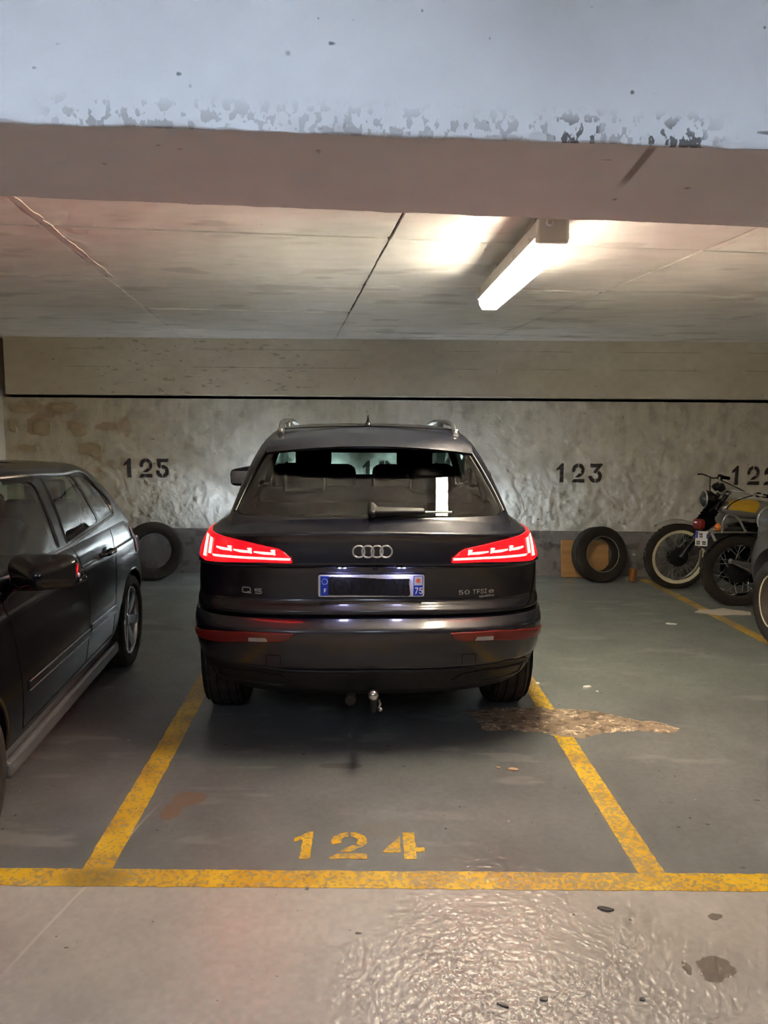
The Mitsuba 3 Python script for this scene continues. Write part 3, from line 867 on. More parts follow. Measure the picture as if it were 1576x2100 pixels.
for s in (-1, 1):
    def S(pts): return [(s * a, b) for a, b in pts]
    lens = Polygon(S([(.378, .986), (.40, 1.015), (.425, 1.040), (.455, 1.055), (.62, 1.083), (.84, 1.112), (.895, 1.10), (.90, .975), (.84, .962), (.70, .975), (.55, .985)])).buffer(-.008).buffer(.008)
    tl = put(f'{car}__tail_light', W0(at_tail(lens, in6)), 'm_red_lens', 28, emit=TAIL_LENS, label='glowing red tail light')
    bars = [Polygon(S([(.395, .9995), (.55, 1.000), (.70, .9975), (.79, .9945), (.80, 1.004), (.70, 1.0085), (.55, 1.011), (.395, 1.0105)]))]
    for x0, x1, zz in ((.475, .575, 1.0245), (.592, .680, 1.028), (.696, .775, 1.032)):
        bars.append(Polygon(S([(x0, zz), (x0 + .015, zz + .022), (x0, zz + .024), (x0 - .006, zz)])).buffer(.002).union(Polygon(S([(x0 - .006, zz), (x0 - .006, zz + .0245), (x0 + .008, zz + .0245), (x0 + .008, zz + .0115), (x1, zz + .0145), (x1, zz + .007), (x0 + .05, zz)]))))
    bars.append(Polygon(S([(.806, 1.004), (.798, 1.080), (.814, 1.084), (.823, 1.004)])))
    bars.append(Polygon(S([(.836, .985), (.828, 1.090), (.843, 1.092), (.857, .985)])))
    for b in bars:
        put(f'{tl}__light_bar', W0(at_tail(b.buffer(0), in9)), 'm_red_lens', 28, emit=TAIL_BAR)
    refl = Polygon(S([(.37, .653), (.60, .650), (.78, .632), (.915, .600), (.92, .565), (.84, .566), (.62, .597), (.44, .607), (.405, .620)])).buffer(-.006).buffer(.006)
    rl = put(f'{car}__bumper_lamp', W0(at_tail(refl, in6, .75)), 'm_dark_red', 28, label='unlit dark red lamp strip in the bumper')
    rev = Polygon(S([(.505, .608), (.60, .603), (.60, .622), (.515, .626)]))
    put(f'{rl}__reversing_lamp', W0(at_tail(rev, in9)), 'm_clear_lens', 28, label='clear reversing lamp')
    for v0, v1, z0, z1 in ((.445, .515, .480, .535),):
        fl = [(s * v0, z0), (s * v0, z1), (s * v1, z1), (s * v1, z0)]
        put(f'{car}__tow_cover_seam', W0(seam(surf, fl, .0015, 40)), 'm_matte_black', 40, label='thin seam of a square bumper cover')
    # tailgate edge
    put(f'{car}__tailgate_seam', W0(seam(surf, S([(.895, .955), (.885, .90), (.865, .80), (.84, .745), (.80, .722)]), .0035, 50)), 'm_matte_black', 40)
    # exhaust-like trim at the ends of the valance
    tr = [(.0, .452), (.40, .450), (.56, .462), (.70, .470), (.80, .455), (.84, .405)]
    put(f'{car}__valance_trim', W0(seam(surf, S(tr), .009, 70)), 'm_black_plastic', 40, label='black trim bar along the valance')
    tr = [(.40, .385), (.44, .365), (.78, .372), (.80, .425), (.58, .432), (.46, .42), (.40, .385)]
    put(f'{car}__exhaust_trim', W0(seam(surf, S(tr), .007, 70)), 'm_black_plastic', 40, label='black trim outline around the exhaust area')
    # headlight, shining on the wall
    hl = rounded(S([(.50, .70), (.50, .80), (.78, .85), (.84, .84), (.84, .72), (.78, .69)]), .03)
    m = mt((inflate(.006) - mf(loft(rows_b, -.004))) ^ mf(prism_u(hl, 3.9, 5.0)))
    put(f'{car}__headlight', W0(m), 'm_headlamp', 28, emit=HEAD, label='lit headlight facing the wall')
    for nm, tgt, I, cut in (('side', V(s * 1.55, 4.66, .775), 1.9, 24.0), ('front', V(s * .45, 5.2, .86), 32.0, 64.0)):
        scene[f'headlight_beam_{nm}_{"left" if s < 0 else "right"}'] = {'type': 'spot', 'to_world': T4().look_at(origin=list(W0.R @ V(s * (.86 if nm == 'side' else .45), 4.52 if nm == 'side' else 4.50, .77) + W0.t), target=list(W0.R @ tgt + W0.t), up=[0, 0, 1]),
                                                                       'intensity': rgb(*[c * I * UNIT for c in (.78, .90, 1.06)]), 'cutoff_angle': cut, 'beam_width': cut * .4}
    # door mirror
    mc = V(s * 1.03, 3.02, 1.195)
    sh = hull(ball(mc + [-.07 * s, .0, .045], .050, 1).vertices, ball(mc + [.055 * s, .02, .025], .045, 1).vertices, ball(mc + [.06 * s, .02, -.040], .038, 1).vertices, ball(mc + [-.07 * s, .0, -.045], .040, 1).vertices, ball(mc + [-.01 * s, .10, 0], .055, 1).vertices)
    dm = put(f'{car}__door_mirror', W0(sh), 'm_paint_navy', 40, label='door mirror')
    put(f'{dm}__mirror_glass', W0(xf(rbox(.165, .006, .105, .003), RZ(8 * s), mc + [.0, -.049, 0])), 'm_chrome', 30, label='mirror glass')
    put(f'{dm}__arm', W0(tube([mc + [-.08 * s, 0, -.03], (s * .79, 3.08, 1.13)], .022, 8)), 'm_gloss_black', 40)
    # wheels
    for nm, ux in (('r', AX_R), ('f', AX_F)):
        w_ = put(f'{car}__wheel', W0(wheel_v(tyre(.372, .245, .235, 96, 0, (-.075, -.028, .028, .075)), ux, s * .812, .372, s)), 'm_rubber', 30, label='black road tyre')
        disc = lathe([(.0, .07), (.06, .075), (.08, .05), (.20, .065), (.225, .085), (.236, .09), (.236, -.08), (.0, -.06)], 48)
        put(f'{w_}__rim', W0(wheel_v(disc, ux, s * .805, .372, s)), 'm_alloy', 30, label='alloy rim')

# seams and creases of the tail
put(f'{car}__spoiler_seam', W0(tube([(v, .90, gz) for v, gz in zip(np.linspace(-.50, .50, 30), 1.642 - .020 * (np.linspace(-1, 1, 30)) ** 2)], .003, 6)), 'm_matte_black', 40)

# badges
for k in range(4):
    c = V(-.066 + .044 * k, 0, 1.0465); h = surf.tail(c[0], c[2])[0]
    put(f'{car}__badge_ring', W0(xf(torus(.0285, .0046, 40, 10, .8), RX(90), (c[0], h[1] - .005, c[2]))), 'm_badge', 40, label='interlocking chrome ring' if k == 0 else None)


def stroke_letters(paths, w):
    return unary_union([LineString(p).buffer(w / 2, cap_style='flat', join_style='mitre') for p in paths])


def lay(poly, v, z, depth=.003):
    m = extr(poly, depth); m.apply_translation((v, z, 0)); return surf.on_tail(m)


qq = stroke_letters([[(.012, .004), (.0045, .010), (.0045, .030), (.012, .037), (.044, .037), (.050, .030), (.050, .010), (.044, .004), (.012, .004)], [(.034, .013), (.056, .001)]], .0065)
f5 = stroke_letters([[(.046, .030), (.005, .030), (.005, .018), (.040, .018), (.045, .014), (.045, .007), (.040, .003), (.004, .003)]], .006)
put(f'{car}__badge_letter', W0(lay(affinity.scale(qq, .92, .82, origin=(0, 0)), -.650, .812)), 'm_badge', 40, label='chrome letter Q')
put(f'{car}__badge_letter', W0(lay(affinity.scale(f5, .80, .82, origin=(0, 0)), -.583, .813)), 'm_badge', 40, label='chrome figure 5')


def text_poly(txt, h, sx):
    m = meshkit.text_mesh(txt, h, .002); m.apply_scale([sx, 1, 1]); return m


def lay_text(txt, h, sx, v, z):
    m = text_poly(txt, h, sx); m = tri(*trimesh.remesh.subdivide_to_size(m.vertices, m.faces, .012)); m.apply_translation((v, z, 0)); return surf.on_tail(m)


def fit_text(txt, h, v0, v1, z, bold=False):
    m = meshkit.text_mesh(txt, h, .002, bold); b = m.bounds; p = np.asarray(m.vertices).copy()
    p[:, 0] = (p[:, 0] - b[0, 0]) * (v1 - v0) / (b[1, 0] - b[0, 0]); m = tri(*trimesh.remesh.subdivide_to_size(p, m.faces, .012)); m.apply_translation((v0, z, 0))
    return surf.on_tail(m)


for txt, v0, v1 in (('50', .436, .492), ('TFSI', .508, .584), ('e', .594, .622)):
    put(f'{car}__badge_letter', W0(fit_text(txt, .0225, v0, v1, .812)), 'm_badge', 40, label=f'chrome lettering {txt}')
put(f'{car}__badge_letter', W0(fit_text('quattro', .0125, .543, .624, .793)), 'm_badge', 40, label='small chrome lettering quattro')

# number plate
pz, pv = .868, -.002
pu = surf.tail(0, pz)[0][1] - .012
tiltR = RX(3)
def onplate(m, x, zz, d=0.0): return W0(xf(xf(m, None, (x, -d, zz)), tiltR, (pv, pu, pz)))
def flat(poly, depth): m = extr(poly, depth); p = np.asarray(m.vertices); return outward(tri(np.c_[p[:, 0], -p[:, 2], p[:, 1]], m.faces))
plate = put(f'{car}__number_plate', onplate(flat(rounded([(-.26, -.055), (.26, -.055), (.26, .055), (-.26, .055)], .010), .006), 0, 0, 0), 'm_white_plate', 40, label='white French number plate')
put(f'{plate}__blue_strip', onplate(flat(sbox(-.250, -.049, -.208, .049), .0012), 0, 0, .006), 'm_blue_plate', False, label='blue strip with F and a ring of stars')
for k in range(12):
    a = 2 * np.pi * k / 12
    put(f'{plate}__star', onplate(flat(Point(0, 0).buffer(.0022, 3), .0008), -.229 + .0135 * math.cos(a), .022 + .0135 * math.sin(a), .0072), 'm_letter_white', False)
def plate_text(t, h, sx, x, zz, m, d=.0072, lab=None, bold=True):
    g = meshkit.text_mesh(t, h, .0008, bold); g.apply_scale([sx, 1, 1]); p = np.asarray(g.vertices)
    put(f'{plate}__character', onplate(outward(tri(np.c_[p[:, 0], -p[:, 2], p[:, 1]], g.faces)), x, zz, d), m, False, label=lab)
plate_text('F', .021, .85, -.2345, -.034, 'm_letter_white', lab='white letter F')
put(f'{plate}__region_strip', onplate(flat(sbox(.207, -.049, .251, .002), .0012), 0, 0, .006), 'm_blue_plate', False, label='blue field with 75')
plate_text('75', .031, .78, .2105, -.040, 'm_letter_white', lab='white figures 75')
star = Polygon([((.0145 if k % 2 == 0 else .0085) * math.cos(2 * np.pi * k / 16), (.0145 if k % 2 == 0 else .0085) * math.sin(2 * np.pi * k / 16)) for k in range(16)])
put(f'{plate}__emblem', onplate(flat(star, .001), .229, .026, .006), 'm_orange', False, label='orange star emblem')
frame_ = sbox(.206, -.050, .252, .050).difference(sbox(.2085, -.0485, .2495, .0485))
put(f'{plate}__region_frame', onplate(flat(frame_, .001), 0, 0, .0062), 'm_blue_plate', False)
cov = rough_poly([(-.212, -.040), (-.205, -.047), (-.10, -.047), (.18, -.052), (.192, -.046), (.182, .034), (.05, .036), (-.10, .044), (-.20, .047), (-.212, .040)], .002, .01, 3, 20).buffer(-.003).buffer(.003)
put(f'{plate}__cover', onplate(flat(cov, .0015), 0, 0, .006), 'm_cover', False, label='black strip over the registration characters')
for ch, x in (('G', -.194), ('N', -.147), ('5', -.071), ('5', -.024), ('7', .022), ('Y', .098), ('F', .145)):
    plate_text(ch, .068, .80, x, -.034, 'm_character', .0076, lab=f'barely visible black character {ch}')
for x in (-.090, .062):
    put(f'{plate}__character', onplate(flat(sbox(-.006, -.004, .006, .004), .0008), x + .002, .002, .0076), 'm_character', False)
bt = meshkit.text_mesh('bauerpartner', .010, .0006); bt = None
# plate lamps under the ledge
for x in (-.145, .143):
    lp = put(f'{car}__plate_lamp', W0(xf(rbox(.055, .018, .008, .003), None, (x, .078, .967))), 'm_black_plastic', 30, label='number plate lamp')
    for dx in (-.0125, .0125):
        put(f'{lp}__bulb', W0(xf(rbox(.012, .010, .004, .0015), None, (x + dx, .078, .9620))), 'm_headlamp', 30, emit=PLATE)
put(f'{car}__reversing_camera', W0(xf(rbox(.028, .02, .018, .005), None, (.018, .085, .958))), 'm_gloss_black', 30)

# rear wiper
def gt(v, z, lift): h = gsurf.tail(v, z)[0]; return h + V(0, -lift * .66, lift * .75)
wp = put(f'{car}__wiper', W0(cat(hull(ball(gt(.0, 1.232, .028), .018, 1).vertices, ball(gt(.0, 1.195, .028), .022, 1).vertices, ball(gt(.03, 1.205, .026), .018, 1).vertices),
                                 hull(ball(gt(.02, 1.212, .030), .016, 1).vertices, ball(gt(.255, 1.212, .024), .012, 1).vertices, ball(gt(.255, 1.204, .024), .012, 1).vertices, ball(gt(.02, 1.198, .030), .018, 1).vertices))), 'm_black_plastic', 40, label='rear wiper arm')
put(f'{wp}__blade', W0(tube([gt(a, 1.208 + .002 * math.sin(a * 9), .014) for a in np.linspace(.24, .405, 12)], .0055, 8)), 'm_satin', 40, label='thin wiper blade')

# tow ball and socket
tb = put(f'{car}__tow_bar', W0(tube(smooth_path([(.005, .16, .30), (.005, .02, .285), (.005, -.055, .30), (.005, -.07, .335), (.005, -.07, .36)]), .017, 12)), 'm_gloss_black', 40, label='swan neck tow bar')
put(f'{tb}__tow_ball', W0(ball((.005, -.07, .375), .0255, 3)), 'm_chrome', True, label='chrome tow ball')
put(f'{tb}__hook', W0(cat(tube([(.03, -.05, .345), (.038, -.055, .325), (.03, -.055, .305)], .007, 8), ball((.040, -.06, .300), .010, 2))), 'm_steel', 40)
put(f'{car}__tow_socket', W0(xf(lathe([(0, .04), (.024, .038), (.027, .03), (.027, 0), (0, 0)], 24), RX(90), (-.105, .03, .325))), 'm_black_plastic', 40, label='round tow socket')

# seats seen through the glass
for u0, row in ((1.15, 'rear'), (2.18, 'front')):
    for x in ((-.38, .0, .38) if row == 'rear' else (-.37, .37)):
        hw_ = .21 if row == 'rear' else .25
        bk = hull(*[ball((x + a * hw_, u0 + b, c), .06, 1).vertices for a in (-1, 1) for b, c in ((0, 1.0), (-.10, 1.22 if row == 'rear' else 1.30))])
        st = put(f'{car}__seat', W0(bk), 'm_seat', 40, label=f'dark {row} seat')
        if row == 'rear' and x == 0: continue
        zh = 1.33 if row == 'rear' else 1.43
        hd = hull(*[ball((x + a * .095, u0 - .13 + b, zh + c), .035, 1).vertices for a in (-1, 1) for b in (-.02, .02) for c in (-.055, .055)])
        put(f'{st}__head_rest', W0(hd), 'm_seat', 40)
put(f'{car}__rear_view_mirror', W0(cat(xf(rbox(.22, .03, .065, .015), None, (0, 2.72, 1.50)), tube([(0, 2.73, 1.51), (0, 2.80, 1.55)], .012, 8))), 'm_seat', 40, label='cabin mirror')
put(f'{car}__dashboard', W0(hull(*[ball((a * .68, b, c), .05, 1).vertices for a in (-1, 1) for b, c in ((3.0, 1.13), (3.35, 1.11), (2.9, 1.0))])), 'm_cabin', 40)

# ---------------------------------------------------------------- ceiling lamps
def tube_lamp(name, label, p0, p1, radiance, bright=1.0):
    p0, p1 = np.array(p0, float), np.array(p1, float); L = np.linalg.norm(p1 - p0)
    yaw = math.degrees(math.atan2(-(p1 - p0)[0], (p1 - p0)[1])); c = (p0 + p1) / 2
    R = RZ(yaw)
    def at(m): return xf(m, R, (c[0], c[1], 0))
    t = thing(name, label, 'lamp')
    # tray hung just below the slab
    tr = Polygon([(-.069, 2.384), (.069, 2.384), (.061, 2.450), (.045, 2.472), (-.045, 2.472), (-.060, 2.450)])
    m = extr(tr, L - .05); p = np.asarray(m.vertices)
    put(f'{t}__tray', at(outward(tri(np.c_[p[:, 0], p[:, 2] - (L - .05) / 2, p[:, 1]], m.faces))), 'm_lamp_body', False, label='grey lamp tray')
    df = rounded([(-.062, 2.420), (-.060, 2.355), (-.042, 2.325), (.042, 2.325), (.060, 2.355), (.062, 2.420)], .008)
    m = extr(df, L - .10); p = np.asarray(m.vertices)
    put(f'{t}__diffuser', at(outward(tri(np.c_[p[:, 0], p[:, 2] - (L - .10) / 2, p[:, 1]], m.faces))), 'm_headlamp', 30, emit=radiance, label='glowing white diffuser')
    for s in (-1, 1):
        e = put(f'{t}__end_cap', at(xf(rbox(.128, .055, .105, .018), None, (0, s * (L / 2 - .028), 2.412))), 'm_lamp_body', 40, label='grey end cap')
        if s < 0: put(f'{e}__cable_gland', at(tube([(-.02, -L / 2 + .004, 2.435), (-.02, -L / 2 - .016, 2.435)], .015, 16)), 'm_letter_white', 40, label='white cable gland')
    for k in range(5):
        for s in (-1, 1):
            put(f'{t}__clip', at(xf(rbox(.010, .035, .018, .003), None, (s * .066, (k - 2) * L * .2, 2.404))), 'm_lamp_body', 30)
    for y in (-L * .3, L * .3):
        put(f'{t}__bracket', at(xf(rbox(.03, .03, .075, .003), None, (0, y, 2.502))), 'm_lamp_body', 30)
    return t


lamp = tube_lamp('ceiling_lamp', 'lit fluorescent tube lamp with grey tray and cable on the ceiling', (.652, 3.09, 0), (.607, 4.66, 0), LAMP)
put(f'{lamp}__cable', tube(smooth_path([(.632, 3.075, 2.435), (.650, 3.0, 2.470), (.70, 2.92, 2.512), (.72, 2.80, 2.527), (.74, 2.3, 2.527), (.76, 1.72, 2.526)]), .0085, 8), 'm_cable', 40, label='pale cable')
for x in (.735, .745):
    put(f'{lamp}__cable_clip', xf(rbox(.03, .012, .022, .003), None, (x, 2.80 if x < .74 else 2.4, 2.527)), 'm_cable', 30)
tube_lamp('ceiling_lamp', 'lit tube lamp over the driving aisle behind the viewer', (.22, -1.0, 0), (.24, .58, 0), AISLE)
tube_lamp('ceiling_lamp', 'second lit tube lamp over the driving aisle left of the viewer', (-1.7, -1.0, 0), (-1.7, .50, 0), AISLE)

# ---------------------------------------------------------------- the dark hatchback on the left, nose towards the viewer
W1 = Frame(-2.63, 5.70, 180 + 5.3)
hb = thing('car', 'black hatchback parked nose out at the left edge with chrome window trim', 'car')


def h_(z, ut, w, dz, uf, Lt=.50, nt=2.6): return [z, ut, Lt, nt, w, uf, .75, 2.4, dz]


segs = [
    [h_(.19, .22, .78, 0, 4.00), h_(.25, .12, .815, 0, 4.06), h_(.30, .10, .822, 0, 4.08)],
    [h_(.30, .10, .822, 0, 4.08), h_(.315, .07, .838, 0, 4.09)],
    [h_(.315, .07, .838, 0, 4.09), h_(.45, .02, .862, 0, 4.10), h_(.60, .0, .872, 0, 4.10), h_(.72, .02, .868, 0, 4.06), h_(.80, .04, .858, -.01, 3.98), h_(.86, .05, .850, -.01, 3.80)],
    [h_(.86, .05, .850, -.01, 3.80), h_(.875, .055, .838, -.01, 3.72), h_(.93, .08, .822, -.01, 3.3), h_(.985, .14, .795, 0, 3.02)],
]
rows_h = dense_rows(segs)
hull_b = mf(loft(rows_h))
HR, HF = .66, 3.14
arc = manifold3d.Manifold()
for ux in (HR, HF):
    for s in (-1, 1): arc = arc + mf(cyl_v(ux, .315, .352, .56 if s > 0 else -1.2, 1.2 if s > 0 else -.56))
hsolid = mt(hull_b - arc)
hs = Surface(loft(rows_h))
lowh = hsolid.triangles_center[:, 2] < .303
deckh = (hsolid.triangles_center[:, 2] > .975) & (hsolid.face_normals[:, 2] > .985)
put(f'{hb}__body', W1(compact(tri(hsolid.vertices, hsolid.faces[~lowh & ~deckh]))), 'm_paint_black', 26)
put(f'{hb}__cabin_deck', W1(compact(tri(hsolid.vertices, hsolid.faces[deckh]))), 'm_cabin', 26, label='dark cabin deck')
put(f'{hb}__sill', W1(compact(tri(hsolid.vertices, hsolid.faces[lowh]))), 'm_paint_grey', 26, label='dull grey sill')
gh2 = [[r[0], r[1], .34, 2.4, r[2], r[3], .42, 2.3, 0] for r in (
    (.96, .115, .802, 3.02), (1.00, .15, .788, 2.96), (1.06, .21, .766, 2.82), (1.15, .305, .733, 2.58), (1.25, .42, .692, 2.34), (1.33, .53, .652, 2.16),
    (1.37, .61, .612, 2.06), (1.395, .70, .565, 1.98), (1.41, .83, .50, 1.88), (1.419, 1.0, .38, 1.76), (1.423, 1.15, .22, 1.66), (1.424, 1.25, .08, 1.58))]
rows_h2 = dense_rows([gh2], 5)
o2, i2 = mf(loft(rows_h2)), mf(loft(shrink(rows_h2, .03)))
hwins = [rounded([(1.80, 1.345), (1.865, 1.012), (2.66, 1.005), (2.52, 1.14), (2.27, 1.29), (2.05, 1.338)], .02),
         rounded([(1.655, 1.352), (1.19, 1.335), (1.085, 1.048), (1.735, 1.012)], .02),
         rounded([(1.15, 1.333), (.90, 1.305), (.72, 1.075), (1.04, 1.048)], .02)]
hrear = rounded([(-.60, 1.02), (-.52, 1.33), (.52, 1.33), (.60, 1.02)], .05)
hfront = rounded([(-.68, .99), (-.55, 1.36), (.55, 1.36), (.68, .99)], .05)
hc_r, hc_f = mf(prism_u(hrear, -.2, .9)), mf(prism_u(hfront, 1.7, 3.3))
hc_s = manifold3d.Manifold()
for g in hwins: hc_s = hc_s + mf(prism_v(g, -1.2, -.3)) + mf(prism_v(g, .3, 1.2))
sh2 = mt(o2 - i2 - hc_r - hc_f - hc_s)
c2 = sh2.triangles_center
rf2 = np.c_[0 * c2[:, 0], np.clip(c2[:, 1], 1.0, 1.9), np.full(len(c2), 1.05)]
in2 = ((c2 - rf2) * sh2.face_normals).sum(1) < 0
put(f'{hb}__roof', W1(compact(tri(sh2.vertices, sh2.faces[~in2]))), 'm_paint_black', 26, label='black roof and pillars')
put(f'{hb}__cabin_lining', W1(compact(tri(sh2.vertices, sh2.faces[in2]))), 'm_cabin', 26, label='dark cabin lining')
sheet2 = mf(loft(shrink(rows_h2, .003))) - mf(loft(shrink(rows_h2, .008)))


def pane2(cut, name, m, label):
    p = mt(sheet2 ^ cut); c = p.triangles_center
    rf = np.c_[0 * c[:, 0], np.clip(c[:, 1], 1.0, 1.9), np.full(len(c), 1.05)]
    put(name, W1(compact(tri(p.vertices, p.faces[((c - rf) * p.face_normals).sum(1) > .04]))), m, 30, label=label)


pane2(hc_r, f'{hb}__rear_window', 'm_glass_side', 'rear window')
pane2(hc_f, f'{hb}__windscreen', 'm_glass_clear', 'windscreen')
hg = Surface(loft(rows_h2))
for s in (-1, 1):
    for g in hwins: pane2(mf(prism_v(g, .3 if s > 0 else -1.2, 1.2 if s > 0 else -.3)), f'{hb}__side_window', 'm_glass_side', 'side window')
LS = -1   # the side turned to the viewer: left of the car
# chrome strip along the window line, gloss pillars, seams
for s in (-1, 1):
    top = smooth_path([(2.72, 1.0), (2.58, 1.13), (2.30, 1.30), (2.05, 1.358), (1.70, 1.372), (1.15, 1.352), (.92, 1.322), (.83, 1.24), (.70, 1.085), (.72, 1.058)], 6)
    h = hg.side(top[:, 0], top[:, 1], s); h = h[np.isfinite(h[:, 0])]
    put(f'{hb}__window_trim', W1(tube(h + [s * .002, 0, 0], .0085, 8)), 'm_satin', 40, label='bright window trim')
    bl = np.array([(u, 1.055 - .052 * (u - .72) / 1.0 if u < 1.72 else 1.003) for u in np.linspace(.72, 2.72, 30)]); bl[:, 1] = np.maximum(bl[:, 1], 1.0)
    h = hg.side(bl[:, 0], bl[:, 1] - .008, s); h = h[np.isfinite(h[:, 0])]
    put(f'{hb}__window_trim', W1(tube(h + [s * .002, 0, 0], .008, 8)), 'm_satin', 40)
    for pts in ([(1.80, 1.345), (1.865, 1.012)], [(1.655, 1.352), (1.735, 1.012)]):
        pp = sub_path(pts, 12); h = hg.side(pp[:, 0], pp[:, 1], s)
        put(f'{hb}__pillar_trim', W1(tube(h, .007, 6)), 'm_gloss_black', 40, label='gloss black strip at the door pillar')
    # door edges
    for pts in ([(1.70, .975), (1.665, .86), (1.675, .60), (1.69, .345)], [(.93, .975), (.99, .86), (1.08, .70), (1.12, .55), (1.12, .345)], [(2.72, .975), (2.70, .70), (2.62, .345)], [(1.12, .345), (1.69, .345), (2.62, .345)]):
        put(f'{hb}__door_seam', W1(seam(hs, smooth_path(pts, 6) if len(pts) > 3 else pts, .0026, 60, s)), 'm_matte_black', 40)
    # rubbing strips with bright edges
    for u0, u1 in ((1.15, 1.66), (1.70, 2.60)):
        st = rounded([(u0, .49), (u1, .505), (u1, .548), (u0, .533)], .006)
        p = mt((mf(loft(rows_h, .009)) - mf(loft(rows_h, -.004))) ^ mf(prism_v(st, .5 if s > 0 else -1.2, 1.2 if s > 0 else -.5)))
        rs = put(f'{hb}__rubbing_strip', W1(p), 'm_paint_black', 30, label='rubbing strip along the door')
        ed = hs.side(np.linspace(u0, u1, 30), np.linspace(.534, .549, 30), s)
        put(f'{rs}__edge', W1(tube(ed + [s * .009, 0, 0], .0035, 6)), 'm_satin', 40, label='bright edge')
        ed = hs.side(np.linspace(u0, u1, 30), np.linspace(.492, .507, 30), s)
        put(f'{rs}__edge', W1(tube(ed + [s * .009, 0, 0], .0028, 6)), 'm_satin', 40)
    # handles
    for u, z in ((1.80, .842), (1.10, .868)):
        h = hs.side([u], [z], s)[0]
        a = tube(smooth_path([h + [s * .0, -.02, 0], h + [s * .035, .0, .0], h + [s * .038, .09, .002], h + [s * .035, .17, .004], h + [0, .19, .004]], 5), .013, 10)
        dh = put(f'{hb}__door_handle', W1(a), 'm_paint_black', 40, label='door handle')
        put(f'{dh}__recess', W1(xf(ball((0, 0, 0), .045, 2), np.diag([.25, 1.3, .75]), h + [s * -.004, .08, 0])), 'm_gloss_black', 40)
    # mirror
    mc = V(s * .965, 2.60, 1.030)
    shm = hull(*[ball(mc + [s * a, b, c], r, 2).vertices for a, b, c, r in ((-.095, 0, .012, .058), (.085, .0, .018, .050), (.095, .01, -.030, .044), (-.095, 0, -.038, .048), (0, .085, -.01, .058))])
    hm = put(f'{hb}__door_mirror', W1(shm), 'm_paint_black', 30, label='black door mirror')
    put(f'{hm}__indicator', W1(ball(mc + [s * .128, .012, -.018], .014, 2)), 'm_clear_lens', 40, label='clear indicator lens')
    put(f'{hm}__mirror_glass', W1(xf(rbox(.17, .006, .085, .003), None, mc + [0, -.046, -.005])), 'm_chrome', 30)
    put(f'{hm}__arm', W1(hull(ball(mc + [-s * .10, .03, -.055], .025, 1).vertices, ball((s * .80, 2.55, .965), .03, 1).vertices)), 'm_gloss_black', 40)
    for ux in (HR, HF):
        aa = np.linspace(.05, 3.05, 60); h = hs.side(ux + .354 * np.cos(aa), .315 + .354 * np.sin(aa), s); h = h[np.isfinite(h[:, 0])]
        put(f'{hb}__arch_lip', W1(tube(h - [s * .004, 0, 0], .009, 8)), 'm_paint_black', 40)
    put(f'{hb}__side_skirt', W1(hull(*[ball((s * .835, u, z), r, 1).vertices for u in (HR + .37, HF - .37) for z, r in ((.215, .02), (.250, .02))])), 'm_paint_grey', 40, label='grey side skirt')
    for ux in (HR, HF):
        w_ = put(f'{hb}__wheel', W1(wheel_v(tyre(.317, .225, .222, 72), ux, s * .755, .317, s)), 'm_rubber', 30, label='black low tyre')
        rim = lathe([(.205, .07), (.218, .095), (.226, .097), (.228, .088), (.228, -.09), (.205, -.09)], 56, True)
        put(f'{w_}__rim', W1(wheel_v(rim, ux, s * .755, .317, s)), 'm_alloy', 30, label='alloy rim')
        for k in range(7):
            a = 2 * np.pi * k / 7; ca, sa = math.cos(a), math.sin(a)
            sp_ = hull(*[ball((r * ca - o * sa, r * sa + o * ca, z), q, 1).vertices for r, o, z, q in ((.05, .016, .062, .012), (.05, -.016, .062, .012), (.212, .026, .082, .007), (.212, -.026, .082, .007))])
            put(f'{w_}__spoke', W1(wheel_v(sp_, ux, s * .755, .317, s)), 'm_alloy', 30)
        put(f'{w_}__hub_cap', W1(wheel_v(lathe([(0, .082), (.025, .080), (.038, .070), (.055, .055), (.06, .0), (0, 0)], 32), ux, s * .755, .317, s)), 'm_alloy', 30)
        put(f'{w_}__brake_disc', W1(wheel_v(lathe([(0, .02), (.155, .02), (.155, 0), (0, 0)], 40), ux, s * .755, .317, s)), 'm_steel', 30)
        put(f'{w_}__arch_liner', W1(wheel_v(lathe([(0, -.15), (.33, -.15), (.33, -.16), (0, -.16)], 40), ux, s * .755, .317, s)), 'm_matte_black', 30)
    put(f'{hb}__tail_lamp', W1(mt((mf(loft(rows_h, .006)) - mf(loft(rows_h, -.004))) ^ mf(prism_u(Polygon([(s * .50, .76), (s * .50, .90), (s * .84, .93), (s * .88, .76)]), -.2, .50)))), 'm_dark_red', 28, label='unlit tail lamp')
h = hs.side([.40], [.80], LS)[0]
put(f'{hb}__fuel_flap', W1(xf(lathe([(0, .004), (.058, .003), (.062, 0), (0, -.004)], 40), RY(-90), h)), 'm_paint_black', 40)
for u0 in (.95, 1.95):
    for x in (-.36, .36):
        st = put(f'{hb}__seat', W1(hull(*[ball((x + a * .20, u0 + b, c), .06, 1).vertices for a in (-1, 1) for b, c in ((0, .85), (-.12, 1.10))])), 'm_seat', 40, label='dark seat')
        put(f'{st}__head_rest', W1(hull(*[ball((x + a * .09, u0 - .17 + b, 1.21 + c), .035, 1).vertices for a in (-1, 1) for b in (-.015, .015) for c in (-.04, .04)])), 'm_seat', 40)
        if u0 < 1: continue
put(f'{hb}__dashboard', W1(hull(*[ball((a * .66, b, c), .05, 1).vertices for a in (-1, 1) for b, c in ((2.45, 1.0), (2.75, .97), (2.40, .9))])), 'm_cabin', 40)
put(f'{hb}__steering_wheel', W1(xf(torus(.18, .016, 36, 8), RX(65), (-.36, 2.28, 1.0))), 'm_seat', 40)

